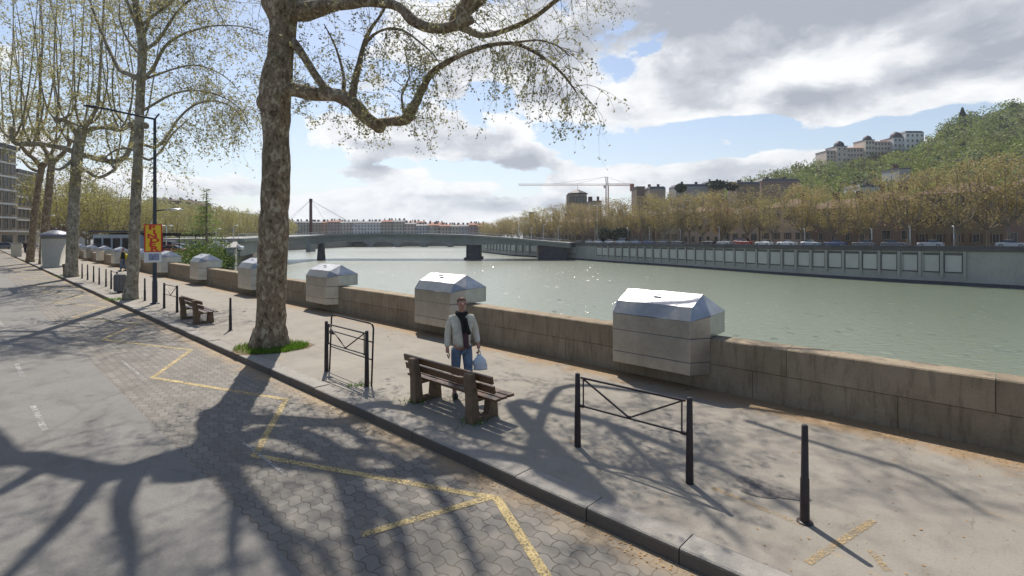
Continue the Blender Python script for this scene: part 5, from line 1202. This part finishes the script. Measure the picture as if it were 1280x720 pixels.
# pale blue pavilion and dark canopy on the lower bank
e=empty('pavilion',A(140,300,62)*1,0,'small pale blue and white glazed pavilion beyond the parapet, left of the pale trunk','pavilion'); e.location.z=-.2
mb=MB(); mb.box((0,2,1.5),(4.6,4,3)); mb.build('wall',mat['paleblue'],e); mb=MB(); mb.box((0,2,3.35),(5.2,4.6,.22)); mb.build('roof',mat['roofgrey'],e)
for k in range(4): mb=MB(); mb.box((-1.7+k*1.13,-.03,1.7),(.85,.08,1.7)); mb.build('window',mat['glass'],e)
e=empty('canopy',A(205,300,66),0,'long flat dark canopy on thin posts beyond the parapet behind the poster','canopy'); e.location.z=-.2
mb=MB(); mb.box((0,0,3.0),(11,4,.35)); mb.build('roof',mat['awning'],e)
for k in range(6):
    mb=MB(); mb.tube([(-5.2+k*2.08,-1.8,0),(-5.2+k*2.08,-1.8,2.85)],.06,6); mb.build('post',mat['awning'],e)
e=empty('outdoor_stair',A(230,320,43),-.5,'open brown stair with a white side wall, left of the feathery conifer','stair'); e.location.z=-.9
for k in range(8): mb=MB(); mb.box((0,k*.30,.3+k*.27),(1.15,.34,.09)); mb.build('step',M_('brown step',(.22,.13,.09),.8) if k==0 else bpy.data.materials['brown step'],e)
mb=MB(); mb.prism([(-.2,-.2),(2.4,-.2),(2.6,3.1),(2.2,3.1),(-.2,.75)],.60,.72,axis='x'); mb.build('side_wall',mat['white'],e)
e=empty('sign_board',G(24,318)+Vector((0,6,0)),.2,'dark horizontal sign board on two posts at the far left of the pavement','sign')
mb=MB(); mb.box((0,0,3.6),(3.4,.12,.55)); mb.build('board',mat['shutter'],e)
for x in (-1.3,1.3): mb=MB(); mb.tube([(x,0.07,0),(x,.07,3.5)],.05,6); mb.build('post',mat['iron'],e)
mb=MB(); mb.lathe([(.16,0),(.16,.02)],n=12); o=mb.build('amber_lamp',mat['posteryellow'],e,loc=(-1.5,-.08,3.6)); o.rotation_euler=(PI/2,0,0)
# ------------------------------------------------------------------ street lamps in the distance
def globe_lamp(loc,h,label,group,arm=1.0,rz=0,double=False):
    e=empty('street_lamp',loc,rz,label,'street lamp',group); mb=MB(); mb.tube([(0,0,0),(0,0,h)],[.11,.06],6); mb.build('mast',mat['lamphead'],e)
    for s_ in ((-1,1) if double else (1,)):
        mb=MB(); mb.tube([(0,0,h-.1),(s_*arm*.5,0,h+.1),(s_*arm,0,h+.1)],.04,5); mb.build('arm',mat['lamphead'],e); mb=MB(); mb.ell((s_*arm,0,h+.05),(.32,.2,.12),8,5); mb.build('lamp_head',mat['lightglobe'],e)
    return e
LPX=[(1186,283,'r'),(1130,284,'r'),(1080,286,'r'),(992,286,'r'),(885,284,'r'),(837,287,'r'),(799,285,'r'),(772,285,'r')]
for k,(px,py,_) in enumerate(LPX):
    p,z,dr=fqat(fq_px(px),4.6); h=EYE+(HZ-py)*p.y/F-(z-.8); globe_lamp((p.x,p.y,z-.8),h,'%s street lamp on the far quay, counting from the right'%ORD[k],'street lamps on the far quay',.9,1.0+.1*k)
p,z,dr=fqat(fq_px(736),4); e=globe_lamp((p.x,p.y,z-.8),EYE+(HZ-257)*p.y/F-(z-.8),'tall white floodlight mast at the right end of the bridge',None,1.1,0,True)
for k,(px,py) in enumerate(((698,283),(679,281),(664,285),(648,279),(540,283.5))):
    Y=193; b=A(px,296+max(0,(px-640))*.09,Y); globe_lamp(b,(HZ-py)*Y/F+EYE-b.z,'%s thin lamp post standing on the bridge, from its right end'%ORD[k],'lamp posts on the bridge',.8,.5*k)
for k,(px,Y,py) in enumerate(((189,80,275),(208,78,281),(292,110,281),(270,100,285),(60,75,268))):
    globe_lamp(((px-640)/F*Y,Y,-.2),EYE+(HZ-py)*Y/F,['lamp seen just left of the poster beyond the parapet','double lamp just right of the poster beyond the parapet','thin pale lamp near the left end of the bridge','thin pale lamp right of the conifer beyond the parapet','distant lamp above the round kiosk'][k],'lamps beyond the parapet',.7,0,k==1)
# ------------------------------------------------------------------ cars
def car_meshes(kind=0):
    L,W,Hh=((4.1,1.7,1.46),(4.4,1.75,1.42),(4.6,1.9,1.95))[kind]
    if kind<2:
        low=[(-L/2,.35),(-L/2,.78),(-L/2+.25,.88),(-.75-kind*.2,.92),(1.25,.98),(L/2-.12,.92),(L/2,.7),(L/2,.35),(L/2-.3,.24),(-L/2+.3,.24)]
        gl=[(-.95-kind*.2,.90),(-.25,Hh-.05),(.1,Hh),(1.0,Hh-.02),(1.65+kind*.2,.95)]
    else:
        low=[(-L/2,.35),(-L/2,.95),(-L/2+.7,1.1),(L/2,1.15),(L/2,.35),(L/2-.3,.24),(-L/2+.3,.24)]; gl=[(-L/2+.65,1.08),(-L/2+1.2,Hh-.04),(-L/2+1.5,Hh),(L/2-.1,Hh-.02),(L/2,1.12)]
    b=MB(); b.prism([(x,z) for x,z in low],-W/2,W/2,axis='y')
    b.v=[(x,y*(1-.06*max(0,(z-.7))),z) for x,y,z in b.v]
    c=(gl[0][0]+gl[-1][0])/2
    r=MB(); rf=[(x*.96+c*.04,z) for x,z in gl[1:-1]]; rp=[(rf[0][0]-.02,rf[0][1]-.06)]+rf+[(rf[-1][0]+.05,rf[-1][1]-.07)]
    r.prism(rp,-W/2*.80,W/2*.80,axis='y')
    g=MB(); g.prism([(x,z-.02) for x,z in gl],-W/2*.86,W/2*.86,axis='y'); g.v=[(x,y*(1-.16*max(0,(z-.9)/.5)),z) for x,y,z in g.v]
    w=MB(); w.lathe([(.0,-.09),(.31,-.09),(.33,-.06),(.33,.06),(.31,.09),(0,.09)],n=16,m=0,sm=False); w.lathe([(.0,.09),(.19,.092),(.17,.10),(0,.10)],n=12,m=1,sm=False)
    ht=MB(); ht.box((-L/2+.03,0,0),(.10,.34,.14)); 
    return dict(L=L,W=W,b=b,r=r,g=g.mesh('window_glass',mat['glasscar']),w=w.mesh('wheel',[mat['tyre'],mat['rim']]),h=ht.mesh('headlight',mat['lightglobe']))
CM=[car_meshes(k) for k in (0,1,2)]; CPAINT={}
def carpaint(n,c):
    if n not in CPAINT:
        m,t,bs,o=newmat(n+' car paint'); t.set(bs.inputs['Base Color'],t.mix(t.noise(t.coord(),3,2),tuple(x*.9 for x in c),c)); bs.inputs['Roughness'].default_value=.3; bs.inputs['Coat Weight'].default_value=.6; CPAINT[n]=m
    return CPAINT[n]
CC={'white':(.65,.66,.68),'silver':(.42,.44,.47),'grey':(.16,.17,.19),'black':(.02,.02,.025),'blue':(.04,.08,.22),'red':(.32,.03,.03),'pale blue':(.30,.38,.46)}
CMESH={}
def car(kind,col,loc,rz,label,group):
    e=empty('parked_car',loc,rz,label,'car',group); cm=CM[kind]; key=(kind,col)
    if key not in CMESH: CMESH[key]=(cm['b'].mesh('body',carpaint(col,CC[col])),cm['r'].mesh('roof',carpaint(col,CC[col])))
    o=linked('body',CMESH[key][0],e); o.modifiers.new('bevel','BEVEL').width=.05; linked('roof',CMESH[key][1],e); linked('window_glass',cm['g'],e)
    for x in (-cm['L']/2+.75,cm['L']/2-.75):
        linked('wheel',cm['w'],e,(x,-cm['W']/2+.08,.33)).rotation_euler=(PI/2,0,0); linked('wheel',cm['w'],e,(x,cm['W']/2-.08,.33)).rotation_euler=(-PI/2,0,0)
    for y in (-.6,.6): linked('headlight',cm['h'],e,(0,y,.66))
    return e
random.seed(17); cols=['silver','white','grey','black','white','blue','silver','white','pale blue','grey']; cnt={}
d=fq_px(1262); i=0
while d<fq_px(712):
    p,z,dr=fqat(d,2.6)
    if random.random()<.88:
        c='red' if i==9 else cols[(i*3)%10]; cnt[c]=cnt.get(c,0)+1
        car(2 if i in (9,17) else i%2,c,(p.x,p.y,z-.30),math.atan2(dr.y,dr.x)+(PI if i%3 else 0),'%s %s car parked along the far quay railing, counting from the right'%(ORD[cnt[c]-1],c),'cars parked along the far quay')
    i+=1; d+=5.6+random.uniform(-.3,.5)
i=0; cnt={}
for (px,Y) in ((288,92),(278,84),(266,90),(253,86),(244,95),(232,82),(219,88),(212,76),(199,84),(188,90),(176,80),(163,92),(110,70),(116,84),(126,78),(96,72)):
    c=['white','silver','blue','grey','white','black','silver','red'][i%8]; cnt[c]=cnt.get(c,0)+1
    car(i%3 if i%3<2 or i in (2,8) else 0,c,((px-640)/F*Y,Y,-.2),.15+random.uniform(-.1,.1)+(PI/2 if i%4==1 else 0),'%s %s car beyond the parapet, counting leftward from the bridge'%(ORD[cnt[c]-1],c),'cars in the near bank car park'); i+=1
for k,(px,Y,c) in enumerate(((2,96,'grey'),(9,104,'white'),(32,110,'silver'))):
    car(k%2,c,((px-640)/F*Y,Y,ROADZ),.6,'distant %s car at the far left end of the street'%c,'cars at the end of the street')
# ------------------------------------------------------------------ people
def skinned(name,V,E,m,parent=None,sub=2,root=0,extra=None,smooth=0):
    me=bpy.data.meshes.new(name+'_cage'); names=list(V); me.from_pydata([V[k][:3] for k in names],[(names.index(a),names.index(b)) for a,b in E],[])
    o=bpy.data.objects.new(name,me); COL.objects.link(o)
    md=o.modifiers.new('skin','SKIN'); md.use_smooth_shade=True; sk=me.skin_vertices[0].data
    for i,k in enumerate(names):
        r=V[k][3]; sk[i].radius=r if hasattr(r,'__len__') else (r,r); sk[i].use_root=(i==root)
    s=o.modifiers.new('sub','SUBSURF'); s.levels=sub; s.render_levels=sub
    bpy.context.view_layer.update(); dg=bpy.context.evaluated_depsgraph_get(); m2=bpy.data.meshes.new_from_object(o.evaluated_get(dg)); m2.name=name
    bpy.data.objects.remove(o); bpy.data.meshes.remove(me)
    if extra:
        import bmesh
        bm=bmesh.new(); bm.from_mesh(m2); em=extra.mesh('x',m); bm.from_mesh(em); bm.to_mesh(m2); bm.free(); bpy.data.meshes.remove(em)
    m2.materials.clear(); m2.materials.append(m); m2.polygons.foreach_set('use_smooth',[True]*len(m2.polygons)); m2.polygons.foreach_set('material_index',[0]*len(m2.polygons)); m2.update()
    q=bpy.data.objects.new(name,m2); COL.objects.link(q)
    if parent is not None: q.parent=parent
    return q
def person(loc,rz,label,style,sc_=1.0,hold=True):
    """local -y is the way the person faces"""
    V={'pel':(0,0,.97,(.11,.08)),'waist':(0,.0,1.08,(.125,.095)),'chest':(0,.01,1.30,(.155,.105)),'neckb':(0,.005,1.46,(.075,.07)),'neck':(0,-.01,1.525,(.055,.058)),
       'jaw':(0,-.025,1.585,(.058,.072)),'face':(0,-.02,1.65,(.074,.092)),'skull':(0,-.005,1.71,(.068,.082)),
       'shL':(.165,.01,1.405,(.062,.062)),'elL':(.245,.035,1.15,.044),'wrL':(.275,-.07,.945,.029),'haL':(.285,-.10,.87,(.022,.038)),
       'shR':(-.165,.01,1.405,(.062,.062)),'elR':(-.225,.045,1.14,.044),'wrR':(-.25,-.01,.895,.029),'haR':(-.25,-.03,.815,(.022,.038)),
       'hiL':(.09,0,.88,.07),'knL':(.10,-.10,.50,.058),'anL':(.10,-.12,.10,.040),'toL':(.11,-.25,.045,.036),
       'hiR':(-.09,0,.88,.07),'knR':(-.10,.0,.49,.058),'anR':(-.10,.14,.11,.040),'toR':(-.11,.03,.04,.036)}
    E=[('pel','waist'),('waist','chest'),('chest','neckb'),('neckb','neck'),('neck','jaw'),('jaw','face'),('face','skull'),('chest','shL'),('shL','elL'),('elL','wrL'),('wrL','haL'),('chest','shR'),('shR','elR'),('elR','wrR'),('wrR','haR'),('pel','hiL'),('hiL','knL'),('knL','anL'),('anL','toL'),('pel','hiR'),('hiR','knR'),('knR','anR'),('anR','toR')]
    fingers=MB()
    for sgn,h in ((1,V['haL']),(-1,V['haR'])):
        for k,(dy,l) in enumerate(((-.028,.07),(-.010,.08),(.009,.074),(.026,.058))):
            b=Vector((h[0],h[1]+dy,h[2]-.02)); cur=.03 if sgn<0 else .045
            fingers.tube([b,b+Vector((-sgn*.004,-.004,-l*.5)),b+Vector((-sgn*cur,-.008,-l*(.95 if sgn<0 else .7)))],[.0095,.009,.007],6)
        b=Vector((h[0]-sgn*.01,h[1]-.03,h[2]+.02)); fingers.tube([b,b+Vector((-sgn*.012,-.03,-.03)),b+Vector((-sgn*.016,-.04,-.065))],[.012,.011,.008],6)
    fingers.tube([(0,-.108,1.668),(0,-.128,1.635),(0,-.112,1.622)],[.008,.014,.010],6)
    for s_ in (-1,1): fingers.ell((s_*.076,-.008,1.65),(.010,.020,.030),8,6)
    fingers.ell((0,-.100,1.598),(.024,.012,.008),8,5)
    body=skinned('person',V,E,mat['skin'],extra=fingers)
    body.location=loc; body.rotation_euler=(0,0,rz); body.scale=(sc_,)*3; tag(body,label,'person')
    # hair, eyes
    hb_=MB(); hb_.ell((0,.016,1.695),(.081,.095,.070),16,10); hb_.v=[(x,y+(.028 if y<-.03 and z<1.73 else 0),z) for x,y,z in hb_.v]; hb_.build('hair',mat['hairdark'],body)
    for s_ in (-1,1):
        e=MB(); e.ell((s_*.030,-.104,1.660),(.012,.006,.006),8,5); e.build('eye',mat['coatdark'],body)
    jm,lm,sm=style['jacket'],style['trousers'],mat['shoe']
    J={'hem':(0,0,.865,(.172,.135)),'waist':(0,.005,1.07,(.170,.130)),'chest':(0,.01,1.29,(.190,.135)),'col':(0,.01,1.445,(.10,.09)),
       'shL':(.185,.01,1.395,(.078,.078)),'elL':(.252,.035,1.15,.066),'wrL':(.277,-.065,.955,.050),
       'shR':(-.185,.01,1.395,(.078,.078)),'elR':(-.232,.045,1.14,.066),'wrR':(-.252,-.008,.905,.050)}
    skinned('jacket',J,[('hem','waist'),('waist','chest'),('chest','col'),('chest','shL'),('shL','elL'),('elL','wrL'),('chest','shR'),('shR','elR'),('elR','wrR')],jm,body)
    Tt={'w':(0,0,.97,(.150,.115)),'hiL':(.095,-.005,.84,.105),'knL':(.103,-.10,.50,.080),'anL':(.10,-.12,.10,.068),'hiR':(-.095,0,.84,.105),'knR':(-.103,0,.49,.080),'anR':(-.10,.135,.12,.068)}
    skinned('trousers',Tt,[('w','hiL'),('hiL','knL'),('knL','anL'),('w','hiR'),('hiR','knR'),('knR','anR')],lm,body)
    for p in ((.10,-.19,.045),(-.10,.075,.045)):
        s_=MB(); s_.ell((p[0],p[1],p[2]),(.052,.145,.05),12,8); s_.v=[(x,y,max(z,.0)) for x,y,z in s_.v]; s_.build('shoe',sm,body)
    return body
man=person(G(577,498.5),math.radians(16),'man in cream jacket, dark scarf and jeans walking behind the bench',{'jacket':mat['jacket'],'trousers':mat['jeans']},.985)
sh=MB(); sh.prism([(-.045,1.42),(.07,1.42),(.095,1.15),(.10,.905),(.02,.90),(-.01,1.15)],-.150,-.10,axis='y'); sh.build('shirt',mat['shirt'],man,bevel=.01)
scf=skinned('scarf',{'a':(-.075,.04,1.50,.035),'b':(-.085,-.04,1.49,.04),'c':(-.02,-.105,1.455,.045),'d':(.045,-.135,1.37,.042),'e':(.065,-.155,1.25,.040),'f':(.12,-.15,1.13,.035),'g':(.08,-.04,1.49,.04),'h':(.07,.05,1.50,.035),'i':(0,.085,1.51,.035),'j':(.0,-.15,1.30,.035),'k':(.01,-.16,1.15,.028)},[('a','b'),('b','c'),('c','d'),('d','e'),('e','f'),('c','g'),('g','h'),('h','i'),('c','j'),('j','k')],mat['scarf'],man)
# carrier bag hanging from the left hand
hp_=man.matrix_basis@Vector((.285,-.11,.83)); bg=MB()
for iz in range(9):
    f=iz/8; z=-.06-.33*f; w=.03+.115*min(1,f*2.2)**.8; dd=.02+.055*min(1,f*2); 
    for k in range(16):
        t=2*PI*k/16; wr=1+.12*math.sin(5*t+iz*1.3); bg.v.append((w*wr*math.cos(t)+.03*f,dd*wr*math.sin(t),z))
for iz in range(8):
    for k in range(16): bg.face((iz*16+k,iz*16+(k+1)%16,(iz+1)*16+(k+1)%16,(iz+1)*16+k),0,True)
bg.face(tuple(8*16+k for k in range(16)),0)
bag=empty('carrier_bag',hp_,math.radians(15),'white plastic carrier bag hanging from the walking man\'s hand','bag',sca=.8); bg.build('sack',mat['bag'],bag)
hn=MB(); hn.tube([(-.03,0,-.08),(-.015,0,-.01),(.012,0,.012),(.03,0,-.01),(.04,0,-.08)],.008,6); hn.build('handles',mat['bag'],bag)
# person with yellow bag further down
p2=person(G(154,339),math.radians(-70),'person in dark clothes with a yellow shoulder bag by the parapet',{'jacket':mat['coatdark'],'trousers':mat['jeans']},1.0)
yb=empty('shoulder_bag',p2.location,p2.rotation_euler.z,'yellow shoulder bag carried on the back of the person by the parapet','bag')
m=MB(); m.ell((-.10,.16,1.12),(.19,.12,.22),12,8); m.ell((-.27,.0,1.12),(.09,.16,.20),12,8); m.build('sack',mat['yellow'],yb); m=MB(); m.tube([(-.15,.12,1.25),(.02,.10,1.45),(.12,-.06,1.40),(.0,-.16,1.2),(-.15,-.1,1.1)],.018,6); m.build('strap',mat['yellow'],yb)
p3_=person(G(15.5,317)+Vector((0,2,0)),math.radians(20),'distant person in dark clothes at the far left end of the pavement',{'jacket':mat['coatdark'],'trousers':mat['coatdark']},1.0)
# ------------------------------------------------------------------ sky, sun, camera
SUNV=SUN.normalized(); EL=math.asin(SUNV.z); AZ=math.atan2(SUNV.x,SUNV.y)
w=bpy.data.worlds.new('World'); sc.world=w; w.cycles.sampling_method='MANUAL'; w.cycles.sample_map_resolution=512; w.use_nodes=True; w.node_tree.nodes.clear(); t=NT(w.node_tree)
sky=t.n('ShaderNodeTexSky',sky_type='NISHITA',sun_disc=False,sun_elevation=EL,sun_rotation=AZ,air_density=1.0,dust_density=1.2,ozone_density=1.0,altitude=200)
bg1=t.n('ShaderNodeBackground',{'Color':sky.outputs[0],'Strength':SKYS})
dirv=t.coord('Generated'); sp=t.n('ShaderNodeSeparateXYZ',{0:dirv}); z=t.math('MAXIMUM',sp.outputs[2],0.0)
zz_=t.math('ADD',z,.11); u=t.math('DIVIDE',sp.outputs[0],zz_); v=t.math('DIVIDE',sp.outputs[1],zz_)
cv=t.n('ShaderNodeCombineXYZ',{0:u,1:v,2:0.0}).outputs[0]
def dvec(px,py): return Vector(((px-640)/F,1,(HZ-py)/F)).normalized()
def blob(px,py,rx,ry):
    """soft elliptical bump of cloud cover centred on a direction of the sky: rx, ry in radians"""
    d0=dvec(px,py); e1=Vector((d0.y,-d0.x,0)).normalized(); e2=e1.cross(d0).normalized()
    a=t.n('ShaderNodeVectorMath',{0:dirv,1:tuple(e1)},operation='DOT_PRODUCT').outputs['Value']; b=t.n('ShaderNodeVectorMath',{0:dirv,1:tuple(e2)},operation='DOT_PRODUCT').outputs['Value']; c=t.n('ShaderNodeVectorMath',{0:dirv,1:tuple(d0)},operation='DOT_PRODUCT').outputs['Value']
    a=t.math('DIVIDE',a,rx); b=t.math('DIVIDE',b,ry); q=t.math('ADD',t.math('MULTIPLY',a,a),t.math('MULTIPLY',b,b))
    return t.math('MULTIPLY',t.math('EXPONENT',t.math('MULTIPLY',q,-1.0)),t.math('GREATER_THAN',c,0.0))
def sumb(lst):
    acc=None
    for (px,py,rx,ry,am) in lst:
        q=t.math('MULTIPLY',blob(px,py,rx,ry),am); acc=q if acc is None else t.math('ADD',acc,q)
    return acc
cs=t.mapping(dirv,loc=CLOUD_OFF,sca=(1,1,2.0))
wp=t.n('ShaderNodeTexNoise',{'Vector':cs,'Scale':2.5,'Detail':3}).outputs['Color']
cw=t.n('ShaderNodeVectorMath',{0:cs,1:t.n('ShaderNodeVectorMath',{0:wp,1:(.14,.14,.14)},operation='MULTIPLY').outputs[0]},operation='ADD').outputs[0]
n1=t.noise(cw,4.6,8,.56); n2=t.noise(cw,13.,5,.6); vo=t.n('ShaderNodeTexVoronoi',{'Vector':cw,'Scale':9.,'Smoothness':.6},feature='SMOOTH_F1').outputs[0]
cover=sumb(CLOUD_COVER); dark=sumb(CLOUD_DARK)
puff=t.math('MULTIPLY',t.math('SUBTRACT',.45,vo),.42)
base=t.math('ADD',t.math('ADD',t.math('MULTIPLY',n1,1.5),t.math('MULTIPLY',n2,.55)),t.math('ADD',puff,t.math('ADD',cover,-.11)))
base=t.math('SUBTRACT',base,t.ramp(sp.outputs[2],[(.55,0.),(.75,.35)]))
base=t.math('SUBTRACT',base,t.ramp(t.math('MULTIPLY_ADD',sp.outputs[1],-.5,.5),[(.5,0.),(.75,.22)]))
D=t.ramp(t.math('SUBTRACT',base,.5),[(.48,0.),(.52,.6),(.58,1.)])
# shade: the underside is greyer than the top, thick parts greyer than thin ones
cs2=t.mapping(cw,loc=(0,0,.085)); n1b=t.noise(cs2,4.6,6,.56)
relief=t.math('MULTIPLY',t.math('SUBTRACT',n1b,n1),2.3)
thick=t.math('MULTIPLY',t.math('SUBTRACT',base,1.05),.55,clamp=True)
shade=t.math('ADD',t.math('ADD',relief,thick),t.math('ADD',dark,t.math('MULTIPLY_ADD',n2,.45,-.12)))
ccol=t.ramp(t.math('ADD',shade,.2),[(.18,(1.06,1.07,1.08)),(.42,(.90,.92,.95)),(.62,(.66,.69,.75)),(.95,(.44,.47,.54))])
bg2=t.n('ShaderNodeBackground',{'Color':ccol,'Strength':CLOUDS})
hz_=t.ramp(z,[(.0,1.),(.10,.45),(.30,0.)])
hcol=t.n('ShaderNodeBackground',{'Color':(.86,.91,.98),'Strength':CLOUDS})
m1=t.n('ShaderNodeMixShader',{0:t.math('MULTIPLY',hz_,.6)}); t.nt.links.new(bg1.outputs[0],m1.inputs[1]); t.nt.links.new(hcol.outputs[0],m1.inputs[2])
m2=t.n('ShaderNodeMixShader',{0:D}); t.nt.links.new(m1.outputs[0],m2.inputs[1]); t.nt.links.new(bg2.outputs[0],m2.inputs[2])
t.nt.links.new(m2.outputs[0],t.n('ShaderNodeOutputWorld').inputs[0])
sl=bpy.data.lights.new('sun','SUN'); sl.energy=SUNE; sl.angle=math.radians(.53); sl.color=(1,.93,.83); so=bpy.data.objects.new('sun',sl); COL.objects.link(so); so.rotation_euler=(-SUNV).to_track_quat('-Z','Y').to_euler(); so.location=(0,0,60)
cam=bpy.data.cameras.new('camera'); co=bpy.data.objects.new('camera',cam); COL.objects.link(co); co.location=(0,0,EYE); co.rotation_euler=(PI/2,0,0)
cam.sensor_width=36; cam.lens=18.0; cam.shift_y=(HZ-360)/1280.0; cam.clip_end=6000; cam.clip_start=.05; sc.camera=co
sc.view_settings.view_transform='Standard'; sc.view_settings.look='None'; sc.view_settings.gamma=1; sc.view_settings.exposure=EXPO; sc.view_settings.use_curve_mapping=False
sc.cycles.max_bounces=6; sc.cycles.diffuse_bounces=3; sc.cycles.glossy_bounces=3; sc.cycles.transparent_max_bounces=12; sc.cycles.use_denoising=True; sc.cycles.sample_clamp_indirect=6
if HAZE>0:
    mb=MB(); mb.box((300,1150,95),(2900,3300,209.6)); m=bpy.data.materials.new('river air'); m.use_nodes=True; m.node_tree.nodes.clear(); tt=NT(m.node_tree)
    oo=tt.n('ShaderNodeOutputMaterial'); pv=tt.n('ShaderNodeVolumePrincipled',{'Color':(.80,.87,.96),'Density':HAZE,'Anisotropy':.3}); tt.nt.links.new(pv.outputs[0],oo.inputs['Volume'])
    o=mb.build('haze',m,kind='stuff'); o['label']='thin pale air over the river'
